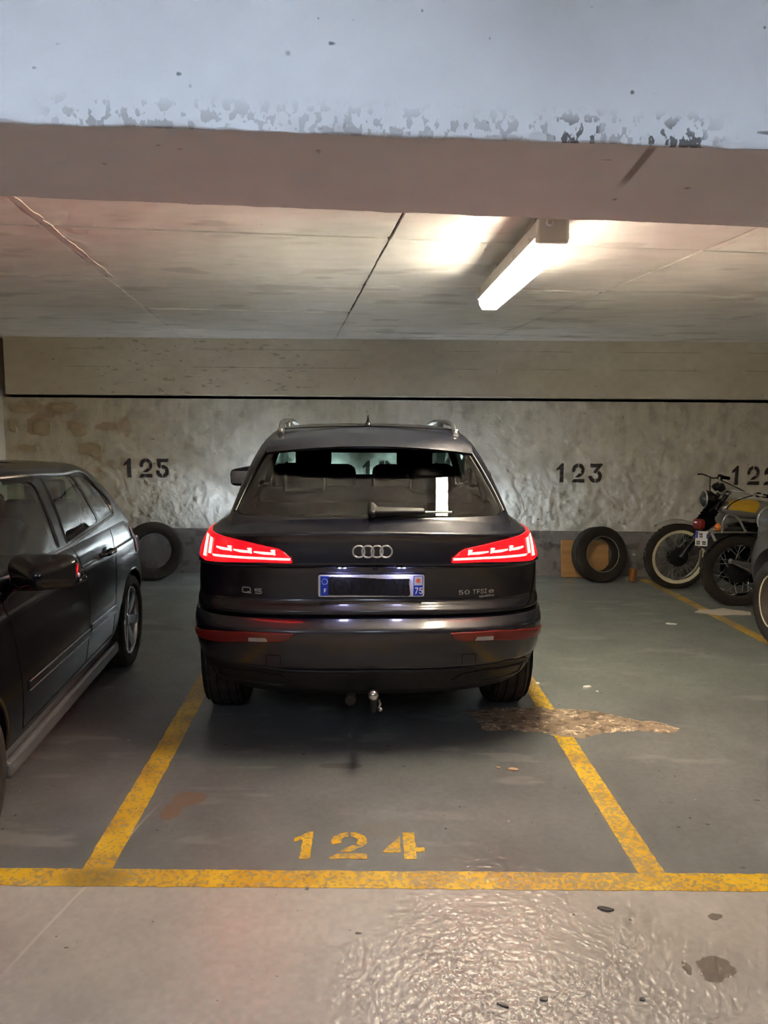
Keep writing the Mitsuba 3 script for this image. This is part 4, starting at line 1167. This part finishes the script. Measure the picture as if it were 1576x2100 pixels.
# ---------------------------------------------------------------- the old grey car at the right edge
W2 = Frame(3.665, 3.10, 0.0)
oc = thing('car', 'old grey car with a brown rimmed wheel at the right edge', 'car')


def o_(z, ut, w, uf): return [z, ut, .55, 2.4, w, uf, .85, 2.2, 0]


rows_o = dense_rows([[o_(.26, .15, .66, 3.40), o_(.36, .05, .70, 3.50), o_(.55, .0, .715, 3.56), o_(.70, .05, .70, 3.54), o_(.80, .12, .66, 3.46), o_(.845, .18, .61, 3.36)],
                     [o_(.845, .18, .61, 3.36), o_(.86, .22, .56, 3.0), o_(.90, .30, .52, 2.2)]])
so = mf(loft(rows_o)); ao = manifold3d.Manifold()
OF, OR_ = 2.62, .62
for ux in (OF, OR_):
    for s in (-1, 1): ao = ao + mf(cyl_v(ux, .33, .42, .40 if s > 0 else -1.0, 1.0 if s > 0 else -.40))
bo = mt(so - ao)
put(f'{oc}__body', W2(bo), 'm_paint_grey', 28, label='dull grey wings and body')
bon = hull(*[ball((a * .42, b, c), .10, 2).vertices for a in (-1, 1) for b, c in ((3.28, .78), (2.1, .92), (2.1, .70), (3.28, .60))])
put(f'{oc}__bonnet', W2(bon), 'm_paint_grey', 30, label='grey bonnet')
cab = [[r[0], r[1], .35, 2.3, r[2], r[3], .4, 2.3, 0] for r in ((.86, .25, .56, 2.15), (1.0, .35, .55, 2.05), (1.2, .52, .52, 1.85), (1.36, .72, .47, 1.62), (1.42, .95, .36, 1.45), (1.44, 1.15, .12, 1.25))]
ro = dense_rows([cab], 5)
ow = [rounded([(.75, .93), (1.15, .93), (1.15, 1.30), (.88, 1.30)], .04), rounded([(1.22, .93), (1.88, .93), (1.62, 1.30), (1.22, 1.30)], .04)]
oc_s = mf(prism_u(rounded([(-.46, .93), (-.38, 1.30), (.38, 1.30), (.46, .93)], .05), -.5, 4.0))
for g in ow: oc_s = oc_s + mf(prism_v(g, -1, 1))
put(f'{oc}__roof', W2(mt(mf(loft(ro)) - mf(loft(shrink(ro, .03))) - oc_s)), 'm_paint_grey', 28, label='grey roof')
p = mt((mf(loft(shrink(ro, .003))) - mf(loft(shrink(ro, .008)))) ^ oc_s)
put(f'{oc}__window', W2(p), 'm_glass_side', 28, label='windows')
for s in (-1, 1):
    hc_ = V(s * .37, 3.34, .865)
    hl_ = put(f'{oc}__headlamp', W2(xf(lathe([(0, -.16), (.06, -.14), (.105, -.06), (.118, .02), (.118, .035), (0, .035)], 40), RX(-90), hc_)), 'm_paint_grey', 30, label='round grey headlamp pod')
    put(f'{hl_}__chrome_rim', W2(xf(torus(.116, .011, 48, 10), RX(90), hc_ + [0, .036, 0])), 'm_chrome', 40, label='chrome rim')
    put(f'{hl_}__lens', W2(xf(lathe([(0, .055), (.06, .05), (.108, .035), (0, .03)], 40), RX(-90), hc_)), 'm_clear_lens', 40, label='glass lens')
    for ux in (OF, OR_):
        w_ = put(f'{oc}__wheel', W2(wheel_v(tyre(.33, .165, .205, 72), ux, s * .635, .33, s)), 'm_old_rubber', 30, label='dusty brown tyre')
        rm = lathe([(0, .035), (.05, .05), (.10, .048), (.135, .02), (.165, .02), (.19, .055), (.205, .068), (.214, .070), (.214, -.06), (0, -.05)], 56)
        put(f'{w_}__rim', W2(wheel_v(rm, ux, s * .635, .33, s)), 'm_rust_rim', 30, label='brown steel rim')
        put(f'{w_}__rim__edge' if False else f'{w_}__rim_edge', W2(wheel_v(xf(torus(.208, .006, 56, 8), None, (0, 0, .068)), ux, s * .635, .33, s)), 'm_cream', 40, label='cream rim edge')
        for k in range(4):
            a = np.pi / 4 + k * np.pi / 2
            put(f'{w_}__wheel_nut', W2(wheel_v(ball((.075 * math.cos(a), .075 * math.sin(a), .052), .016, 1), ux, s * .635, .33, s)), 'm_chrome', 40)

# ---------------------------------------------------------------- motorcycles
def spoked_wheel(parent, c, R, w, rim_mat, axis_yaw, tyre_mat='m_old_rubber', n_spoke=36, white=False, lugs=44, hub_r=.075, lean=0.0, spoke_r=.0024):
    Rm = RZ(axis_yaw) @ RX(90 + lean)
    def at(m): return xf(m, Rm, c)
    rr = R - w * .92
    t = put(f'{parent}__wheel', at(tyre(R, w, rr, 80, lugs)), tyre_mat, 30, label='knobbly spoked wheel')
    put(f'{t}__rim', at(lathe([(rr + .008, -.036), (rr - .006, -.034), (rr - .020, -.012), (rr - .020, .012), (rr - .006, .034), (rr + .008, .036), (rr + .004, 0)], 64, True)), rim_mat, 30, label='metal rim')
    if white:
        put(f'{t}__white_ring', at(cat(*[lathe([(rr - .014, .033 * q), (rr + .016, .042 * q), (rr + .018, .036 * q), (rr - .014, .026 * q)], 72, True) for q in (1, -1)])), 'm_cream', 40, label='cream white rim band')
    put(f'{t}__hub', at(lathe([(0, .05), (hub_r * .5, .05), (hub_r, .035), (hub_r, -.035), (hub_r * .5, -.05), (0, -.05)], 36)), 'm_black_plastic', 30)
    sp = []
    for k in range(n_spoke):
        a = 2 * np.pi * k / n_spoke; side = 1 if k % 2 else -1; b = a + (.55 if (k // 2) % 2 else -.55)
        m = tube([(hub_r * .85 * math.cos(b), hub_r * .85 * math.sin(b), side * .034), ((rr - .016) * math.cos(a), (rr - .016) * math.sin(a), side * .004)], spoke_r, 5)
        put(f'{t}__spoke', at(m), 'm_steel', 40)
    return t


# first motorcycle: along the wall, front wheel to the left
ma = thing('motorcycle', 'motorcycle with a yellow and grey tank standing along the wall, front wheel to the left', 'motorcycle')
FY = 7.72
spoked_wheel(ma, V(2.992, FY, .337), .335, .080, 'm_chrome', 4, n_spoke=40, white=True, hub_r=.10, lean=4)
spoked_wheel(ma, V(4.36, FY + .05, .32), .32, .10, 'm_chrome', 0, n_spoke=36, hub_r=.09, lean=4)
hx = V(3.36, FY, .96)
for dy in (-.085, .085):
    fk = put(f'{ma}__fork_leg', tube([(2.992, FY + dy, .337), (3.10, FY + dy, .50), (3.205, FY + dy, .655)], .033, 12), 'm_black_plastic', 40, label='black lower fork leg')
    put(f'{fk}__stanchion', tube([(3.205, FY + dy, .655), (3.44, FY + dy, 1.005)], .023, 12), 'm_gloss_black', 40, label='glossy black upper fork tube')
    put(f'{fk}__gaiter', tube(np.array([(3.20 + .115 * t, FY + dy, .645 + .172 * t) for t in np.linspace(0, 1, 25)]), .036 + .005 * np.cos(np.linspace(0, 12 * np.pi, 25)), 12), 'm_matte_black', 40)
put(f'{ma}__yoke', hull(*[ball((3.325, FY + a, .86), .022, 1).vertices for a in (-.09, .09)], *[ball((3.355, FY + a, .905), .02, 1).vertices for a in (-.09, .09)]), 'm_black_plastic', 40)
put(f'{ma}__yoke', hull(*[ball((3.425, FY + a, .985), .022, 1).vertices for a in (-.09, .09)], *[ball((3.445, FY + a, .995), .02, 1).vertices for a in (-.09, .09)]), 'm_steel', 40)
hlp = put(f'{ma}__headlamp', xf(lathe([(0, .10), (.045, .095), (.078, .05), (.088, 0), (.086, -.02), (0, -.02)], 40), RY(90) @ np.eye(3), (3.245, FY - .02, .925)), 'm_gloss_black', 30, label='black round headlamp')
put(f'{hlp}__chrome_rim', xf(torus(.085, .008, 40, 8), RY(90), (3.222, FY - .02, .925)), 'm_chrome', 40, label='chrome ring')
plain('m_dark_lens', (.03, .032, .03), .08, spec=.6)
put(f'{hlp}__lens', xf(lathe([(0, .03), (.05, .024), (.08, .0), (0, -.004)], 36), RY(-90), (3.222, FY - .02, .925)), 'm_dark_lens', 40)
for dy in (-.05, .06):
    put(f'{ma}__instrument', xf(lathe([(0, -.03), (.034, -.03), (.040, .0), (.040, .03), (0, .034)], 28), RY(-35), (3.375, FY + dy, 1.045)), 'm_black_plastic', 40, label='round instrument')
bar = smooth_path([(3.60, FY + .36, 1.115), (3.52, FY + .30, 1.135), (3.44, FY + .12, 1.06), (3.43, FY, 1.02), (3.45, FY - .12, 1.02), (3.60, FY - .30, 1.00), (3.72, FY - .36, .985)], 6)
hbz = put(f'{ma}__handlebar', tube(bar, .012, 10), 'm_chrome', 40, label='chrome handlebar')
put(f'{hbz}__cross_brace', tube([(3.49, FY + .22, 1.10), (3.56, FY - .24, 1.008)], .006, 8), 'm_black_plastic', 40)
put(f'{hbz}__grip', tube([(3.66, FY - .33, .993), (3.80, FY - .40, .972)], .018, 12), 'm_matte_black', 40, label='black rubber grip')
put(f'{hbz}__grip', tube([(3.53, FY + .31, 1.128), (3.64, FY + .38, 1.11)], .018, 12), 'm_matte_black', 40)
put(f'{hbz}__control_pod', xf(rbox(.05, .05, .06, .015), RY(20), (3.50, FY + .27, 1.128)), 'm_black_plastic', 40)
put(f'{hbz}__control_pod', xf(rbox(.05, .05, .045, .015), None, (3.63, FY - .30, .998)), 'm_black_plastic', 40)
put(f'{hbz}__lever', tube(smooth_path([(3.48, FY + .26, 1.13), (3.42, FY + .28, 1.12), (3.37, FY + .33, 1.145), (3.30, FY + .36, 1.15)], 5), .007, 8), 'm_black_plastic', 40, label='brake lever')
put(f'{hbz}__lever', tube(smooth_path([(3.60, FY - .31, 1.005), (3.56, FY - .36, 1.01), (3.64, FY - .44, .995)], 5), .007, 8), 'm_steel', 40)
for pts in ([(3.40, FY + .27, 1.12), (3.34, FY + .12, 1.00), (3.33, FY + .06, .86)], [(3.48, FY + .25, 1.11), (3.46, FY + .1, .98), (3.44, FY + .05, .84)], [(3.58, FY - .30, .99), (3.46, FY - .22, .93), (3.42, FY - .1, .84)]):
    put(f'{hbz}__cable', tube(smooth_path(pts, 8), .005, 6), 'm_matte_black', 40)
a = np.radians(np.linspace(48, 122, 30))
fw_ = [np.c_[2.992 + .395 * np.cos(a) - .02, np.full(30, FY + s), .337 + .375 * np.sin(a)] for s in (-.058, -.05, -.02, .02, .05, .058)]
fw_ = [q + [0, 0, d] for q, d in zip(fw_, (-.028, -.006, .006, .006, -.006, -.028))]
vv = np.vstack(fw_); n = 30
qs = [[k * n + j, k * n + j + 1, (k + 1) * n + j + 1, (k + 1) * n + j] for k in range(5) for j in range(n - 1)]
put(f'{ma}__mudguard', cat(tri(vv, qs), tri(vv - [0, 0, .003], np.array(qs)[:, ::-1])), 'm_fender', 40, label='pale metal front mudguard')
tk = [[.0, .0, 0, 0]]
def tank(u):  # half width, bottom, top along the tank
    return np.interp(u, [0, .08, .25, .45, .55, .60], [.045, .085, .125, .13, .11, .06]), np.interp(u, [0, .1, .5, .60], [.80, .735, .72, .76]), np.interp(u, [0, .07, .25, .45, .60], [.865, .905, .925, .91, .83])
us = np.linspace(0, .60, 30); an = np.linspace(0, 2 * np.pi, 28, endpoint=False)
rings = []
for u in us:
    hw_, zb, zt = tank(u); cz, hz_ = (zb + zt) / 2, (zt - zb) / 2
    rings.append(np.c_[np.full(28, 3.40 + u), FY + .0 + hw_ * np.sign(np.cos(an)) * np.abs(np.cos(an)) ** .75, cz + hz_ * np.sign(np.sin(an)) * np.abs(np.sin(an)) ** .8])
vv = np.vstack(rings + [rings[0].mean(0)[None], rings[-1].mean(0)[None]]); n = 28; K = len(us)
fs = [[i * n + j, i * n + (j + 1) % n, (i + 1) * n + (j + 1) % n] for i in range(K - 1) for j in range(n)] + [[i * n + j, (i + 1) * n + (j + 1) % n, (i + 1) * n + j] for i in range(K - 1) for j in range(n)]
fs += [[K * n, (j + 1) % n, j] for j in range(n)] + [[K * n + 1, (K - 1) * n + j, (K - 1) * n + (j + 1) % n] for j in range(n)]
tkm = outward(tri(vv, fs))
tkp = put(f'{ma}__tank', tkm, 'm_tank_grey', 30, label='grey fuel tank')
infl = tri(V(3.70, FY, .82) + (np.asarray(tkm.vertices) - V(3.70, FY, .82)) * 1.02, tkm.faces)
pan = Polygon([(3.47, .915), (3.45, .825), (3.55, .822), (3.66, .805), (3.70, .80), (3.735, .86), (3.75, .93)])
mpan = extr(pan, .5); pp_ = np.asarray(mpan.vertices); mpan = outward(tri(np.c_[pp_[:, 0], FY - .5 + pp_[:, 2], pp_[:, 1]], mpan.faces))
put(f'{tkp}__yellow_panel', mt(mf(infl) ^ mf(mpan)), 'm_tank_yellow', 30, label='yellow panel with small red lettering')
g = meshkit.text_mesh('TS', .022, .002, True); p = np.asarray(g.vertices)
put(f'{tkp}__cap', xf(lathe([(0, .02), (.022, .018), (.025, 0), (0, 0)], 24), None, (3.60, FY, .922)), 'm_chrome', 40)
put(f'{ma}__frame', cat(tube([(3.40, FY, .93), (3.30, FY, .80), (3.50, FY - .06, .30), (3.95, FY - .10, .28), (4.15, FY - .08, .55), (4.10, FY, .75), (3.45, FY, .80)], .017, 8), tube([(4.36, FY - .1, .32), (3.98, FY - .1, .32)], .017, 8), tube([(4.36, FY - .12, .32), (4.25, FY - .1, .72)], .02, 8), tube([(4.05, FY, .74), (4.65, FY, .72)], .016, 8)), 'm_black_plastic', 40, label='black frame')
eng = put(f'{ma}__engine', cat(xf(rbox(.34, .22, .22, .05), None, (3.72, FY, .42)), *[xf(rbox(.18, .19, .012, .004), RY(-12), (3.64 - .03 * k * .2, FY, .54 + .022 * k)) for k in range(7)], xf(lathe([(0, .03), (.10, .03), (.11, 0), (0, 0)], 32), RX(90), (3.75, FY - .10, .42))), 'm_black_plastic', 30, label='dark engine with cooling fins')
put(f'{ma}__seat', hull(*[ball((u, FY + a, z), .05, 1).vertices for a in (-.09, .09) for u, z in ((4.02, .80), (4.60, .82), (4.62, .78), (4.02, .76))]), 'm_matte_black', 40, label='black seat')
put(f'{ma}__stand', tube([(3.85, FY - .12, .28), (3.80, FY - .32, .008)], .011, 8), 'm_black_plastic', 40)

# second motorcycle: in front of the first, tail to the left
mb = thing('motorcycle', 'motorcycle with red tail lamp and white plate standing in front of the yellow one', 'motorcycle')
BY = 7.0
spoked_wheel(mb, V(3.285, BY, .337), .335, .098, 'm_chrome', -3, n_spoke=28, lugs=36, hub_r=.115, lean=2, spoke_r=.0034)
spoked_wheel(mb, V(4.66, BY, .345), .345, .085, 'm_chrome', 6, n_spoke=36, lugs=36, hub_r=.08, lean=2)
tl = put(f'{mb}__tail_lamp', xf(rbox(.075, .10, .095, .025), RZ(25), (2.885, BY - .03, .765)), 'm_dark_red', 40, label='dark red tail lamp')
put(f'{tl}__bracket', hull(ball((2.93, BY - .01, .80), .03, 1).vertices, ball((3.02, BY, .775), .03, 1).vertices, ball((2.95, BY - .01, .71), .02, 1).vertices), 'm_matte_black', 40)
for dy, x_ in ((-.15, 3.005), (.15, 2.985)):
    ind = put(f'{mb}__indicator', xf(ball((0, 0, 0), .034, 3), np.diag([.8, 1, 1.0]), (x_, BY + dy, .755)), 'm_amber', 30, label='orange indicator')
    put(f'{ind}__stalk', tube([(x_ + .025, BY + dy, .755), (x_ + .05, BY + dy * .5, .755), (x_ + .05, BY, .75)], .008, 8), 'm_chrome', 40)
pl = put(f'{mb}__number_plate', xf(rbox(.105, .004, .145, .002), RZ(-18) @ RX(12), (2.905, BY - .055, .635)), 'm_white_plate', 30, label='small white number plate')
RP = RZ(-18) @ RX(12)
def mplate(m, d): p = np.asarray(m.vertices); return xf(outward(tri(np.c_[p[:, 0], -p[:, 2] - d, p[:, 1]], m.faces)), RP, (2.905, BY - .055, .635))
for g_ in (sbox(-.052, .005, -.032, .070), sbox(.040, .005, .052, .050)):
    put(f'{pl}__blue_field', mplate(extr(g_, .0008), .002), 'm_blue_plate', False)
for x0, z0, w_, h_2 in ((-.020, .012, .026, .016), (-.020, .034, .026, .016), (-.042, -.058, .030, .014), (-.042, -.038, .030, .014), (.008, -.058, .030, .014), (.008, -.038, .030, .014)):
    g_ = sbox(x0, z0, x0 + w_, z0 + h_2).difference(sbox(x0 + w_ * .3, z0 + h_2 * .35, x0 + w_ * .7, z0 + h_2 * .65))
    put(f'{pl}__character', mplate(extr(g_, .0008), .002), 'm_character', False)
a = np.radians(np.linspace(35, 150, 36)); R_f = .40
fw_ = [np.c_[3.285 + R_f * np.cos(a), np.full(36, BY + s), .337 + R_f * np.sin(a) + d] for s, d in ((-.075, -.04), (-.068, -.008), (-.03, .004), (.03, .004), (.068, -.008), (.075, -.04))]
vv = np.vstack(fw_); n = 36
qs = [[k * n + j, k * n + j + 1, (k + 1) * n + j + 1, (k + 1) * n + j] for k in range(5) for j in range(n - 1)]
put(f'{mb}__mudguard', cat(tri(vv, qs), tri(vv - [0, 0, .003], np.array(qs)[:, ::-1])), 'm_black_plastic', 40, label='dark rear mudguard')
put(f'{mb}__mudguard_stay', cat(tube([(2.98, BY - .08, .70), (3.02, BY - .08, .62)], .014, 8), tube([(2.95, BY - .05, .70), (3.05, BY - .05, .72)], .01, 8)), 'm_fender', 40)
put(f'{mb}__rack_rail', cat(tube([(3.00, BY - .11, .700), (3.30, BY - .12, .702), (3.62, BY - .12, .692), (3.90, BY - .12, .69)], .009, 8), tube([(3.00, BY + .11, .700), (3.62, BY + .12, .692), (3.90, BY + .12, .69)], .009, 8), tube([(3.00, BY - .11, .70), (3.00, BY + .11, .70)], .009, 8)), 'm_chrome', 40, label='chrome rail over the rear wheel')
put(f'{mb}__chain_case', hull(*[ball((u, BY + .075, z), .012, 1).vertices for u, z in ((3.16, .45), (3.16, .26), (3.30, .18), (3.85, .30), (3.85, .52), (3.45, .58))]), 'm_matte_black', 40, label='dark chain case')
put(f'{mb}__grab_loop', tube(smooth_path([(3.065, BY - .12, .700), (3.065, BY - .12, .80), (3.10, BY - .12, .858), (3.16, BY - .12, .855), (3.22, BY - .12, .80), (3.255, BY - .12, .74), (3.285, BY - .12, .702)], 8), .0095, 10), 'm_chrome', 40, label='curved chrome grab loop')
put(f'{mb}__seat', hull(*[ball((u, BY + a, z), .03, 1).vertices for a in (-.09, .09) for u, z in ((3.30, .735), (4.0, .745), (4.0, .72), (3.30, .715))]), 'm_matte_black', 40, label='low black seat')
put(f'{mb}__side_panel', hull(*[ball((u, BY - .11, z), .012, 1).vertices for u, z in ((3.50, .70), (3.85, .70), (3.80, .52), (3.56, .56))]), 'm_black_plastic', 40)
put(f'{mb}__shock_absorber', cat(tube([(3.29, BY - .13, .40), (3.42, BY - .13, .68)], .014, 10), xf(tube(np.array([(.028 * math.cos(t), .028 * math.sin(t), t / 60) for t in np.linspace(0, 12, 80)]), .005, 6), RY(25), (3.32, BY - .13, .45))), 'm_black_plastic', 40)
put(f'{mb}__swing_arm', tube([(3.285, BY - .115, .337), (3.86, BY - .11, .36)], .018, 8), 'm_black_plastic', 40)
mu = smooth_path([(3.135, BY - .17, .448), (3.30, BY - .17, .398), (3.60, BY - .17, .315), (3.90, BY - .17, .27)], 10); tt = np.linspace(0, 1, len(mu))
ex = put(f'{mb}__exhaust', tube(mu, np.interp(tt, [0, .03, .22, .28, 1], [.020, .020, .047, .050, .050]), 20), 'm_steel', 40, label='steel exhaust silencer pointing left')
put(f'{ex}__tail_pipe', xf(torus(.017, .007, 28, 10, 2.0), RY(108), (3.130, BY - .17, .450)), 'm_chrome', 40, label='chrome pipe end')
put(f'{ex}__heat_shield', tube(mu[11:20] + [0, -.024, .016], .034, 12), 'm_black_plastic', 40)
put(f'{mb}__engine', cat(xf(rbox(.32, .22, .26, .05), None, (4.0, BY, .42)), *[xf(rbox(.17, .18, .012, .004), None, (4.05, BY, .56 + .022 * k)) for k in range(6)]), 'm_black_plastic', 30)
put(f'{mb}__frame', cat(tube([(3.86, BY, .36), (3.80, BY, .70), (4.32, BY, .86), (4.40, BY, .70), (4.15, BY, .28), (3.86, BY, .30)], .018, 8), tube([(4.66, BY - .09, .345), (4.36, BY - .09, .95)], .022, 8), tube([(4.66, BY + .09, .345), (4.36, BY + .09, .95)], .022, 8), tube([(4.30, BY - .36, 1.02), (4.36, BY, .97), (4.30, BY + .36, 1.02)], .012, 8)), 'm_black_plastic', 40)
put(f'{mb}__tank', xf(ball((0, 0, 0), .15, 3), np.diag([1.7, .9, .65]), (4.12, BY, .80)), 'm_tank_grey', 30)
put(f'{mb}__stand', tube([(3.95, BY - .12, .30), (3.90, BY - .30, .008)], .011, 8), 'm_black_plastic', 40)

# ---------------------------------------------------------------- loose things along the wall and on the floor
def loose_tyre(label, x, y, z, yaw, lean, R, w, rim, grooves=(-.05, 0, .05)):
    k = key_of('tyre')
    m = tyre(R, w, rim, 80, 0, grooves)
    scene[k] = mikit.ply(xf(m, RZ(yaw) @ RX(90 + lean), (x, y, z)), 'm_old_rubber', smooth=30); labels[k] = {'label': label, 'category': 'tyre'}
    return k


t1 = loose_tyre('worn car tyre leaning on the wall between the black hatchback and the navy car', -2.44, 8.03, .300, 10, -10, .305, .19, .195)
t2 = loose_tyre('car tyre leaning against the orange brown board by the wall', 2.30, 8.085, .290, 14, -10, .295, .185, .185)
put(f'{t2}__bead', xf(xf(torus(.188, .004, 64, 8), None, (0, 0, .074)), RZ(14) @ RX(80), (2.30, 8.085, .290)), 'm_tank_grey', 40, label='pale bead ring')
tag(put('board', xf(rbox(.52, .018, .405, .003), RX(-9), (2.20, 8.285, .205)), 'm_board', 30), 'orange brown wooden board standing behind the right loose tyre', 'board')
bt = thing('bottle', 'clear plastic bottle with brown liquid beside the loose tyre', 'bottle')
prof_b = [(0, .004), (.035, .002), (.043, .012), (.043, .10), (.040, .112), (.043, .125), (.043, .19), (.036, .225), (.018, .255), (.0145, .262), (.0145, .285), (.0, .286)]
put(f'{bt}__glass', xf(lathe(prof_b, 32), None, (2.655, 8.05, .002)), 'm_bottle', 40, label='clear bottle wall')
put(f'{bt}__liquid', xf(lathe([(0, .008), (.036, .008), (.0405, .014), (.0405, .10), (.037, .112), (.0405, .125), (.0405, .140), (0, .140)], 32), None, (2.655, 8.05, .002)), 'm_liquid', 40, label='brown liquid')
put(f'{bt}__cap', xf(lathe([(0, .302), (.016, .301), (.017, .284), (0, .284)], 24), None, (2.655, 8.05, .002)), 'm_clear_lens', 40)
pg = rough_poly([(2.78, 6.72), (2.95, 6.62), (3.25, 6.64), (3.30, 6.75), (3.1, 6.86), (2.85, 6.80)], .03, .02, 3, 9)
tag(put('paper', xf(extr(pg, .004), None, (0, 0, .0008)), 'm_paper', False), 'crumpled pale sheet of paper on the floor below the motorcycle wheel', 'paper')


def flake(name, x, y, rx, ry, h, m, label, category, seed, yaw=0, group=None):
    g = rough_poly([(rx * math.cos(t), ry * math.sin(t)) for t in np.linspace(0, 2 * np.pi, 12, endpoint=False)], min(rx, ry) * .6, min(rx, ry) * .4, seed, 60)
    mm = extr(g, h); p = np.asarray(mm.vertices).copy(); p[:, 2] = np.where(p[:, 2] > h / 2, h * .6 + h * .8 * meshkit.noise(np.c_[p[:, :2] * 60, 0 * p[:, :1]], seed), 0); mm.vertices = p
    k = key_of(name); scene[k] = mikit.ply(xf(mm, RZ(yaw), (x, y, .0008)), m, smooth=False)
    tag(k, label, category, group)


flake('paper_scrap', 2.42, 6.30, .045, .009, .010, 'm_white_flake', 'narrow white scrap on the floor between the navy car and the grey car', 'scrap', 1, -12)
flake('plaster_chip', 1.30, 4.72, .030, .014, .010, 'm_white_flake', 'largest white plaster chip behind the dirt crust', 'chip', 2)
flake('plaster_chip', 1.00, 4.79, .013, .010, .008, 'm_white_flake', 'small white plaster chip nearest the navy car wheel', 'chip', 3)
flake('plaster_chip', 1.345, 4.65, .008, .006, .006, 'm_white_flake', 'tiny white plaster chip beside the largest one', 'chip', 4)
flake('rust_flake', .635, 3.545, .026, .016, .006, 'm_rust_flake', 'larger brown rust flake on the floor behind the navy car', 'flake', 5, 10)
flake('rust_flake', .565, 3.565, .012, .008, .005, 'm_rust_flake', 'smaller brown rust flake left of the larger one', 'flake', 6)
flake('paint_flake', .775, 2.475, .028, .010, .004, 'm_dark_flake', 'grey paint flake just in front of the yellow front line', 'flake', 7, -15)
flake('paint_flake', .352, 2.030, .018, .006, .004, 'm_dark_flake', 'dark curled flake nearest the viewer', 'flake', 8, -30)
flake('paint_flake', .475, 2.055, .014, .009, .003, 'm_dark_flake', 'curled flake right of the darkest one', 'flake', 9, 20)
flake('paint_flake', .762, 2.055, .009, .006, .003, 'm_dark_flake', 'small dark flake left of the big floor stain', 'flake', 10)
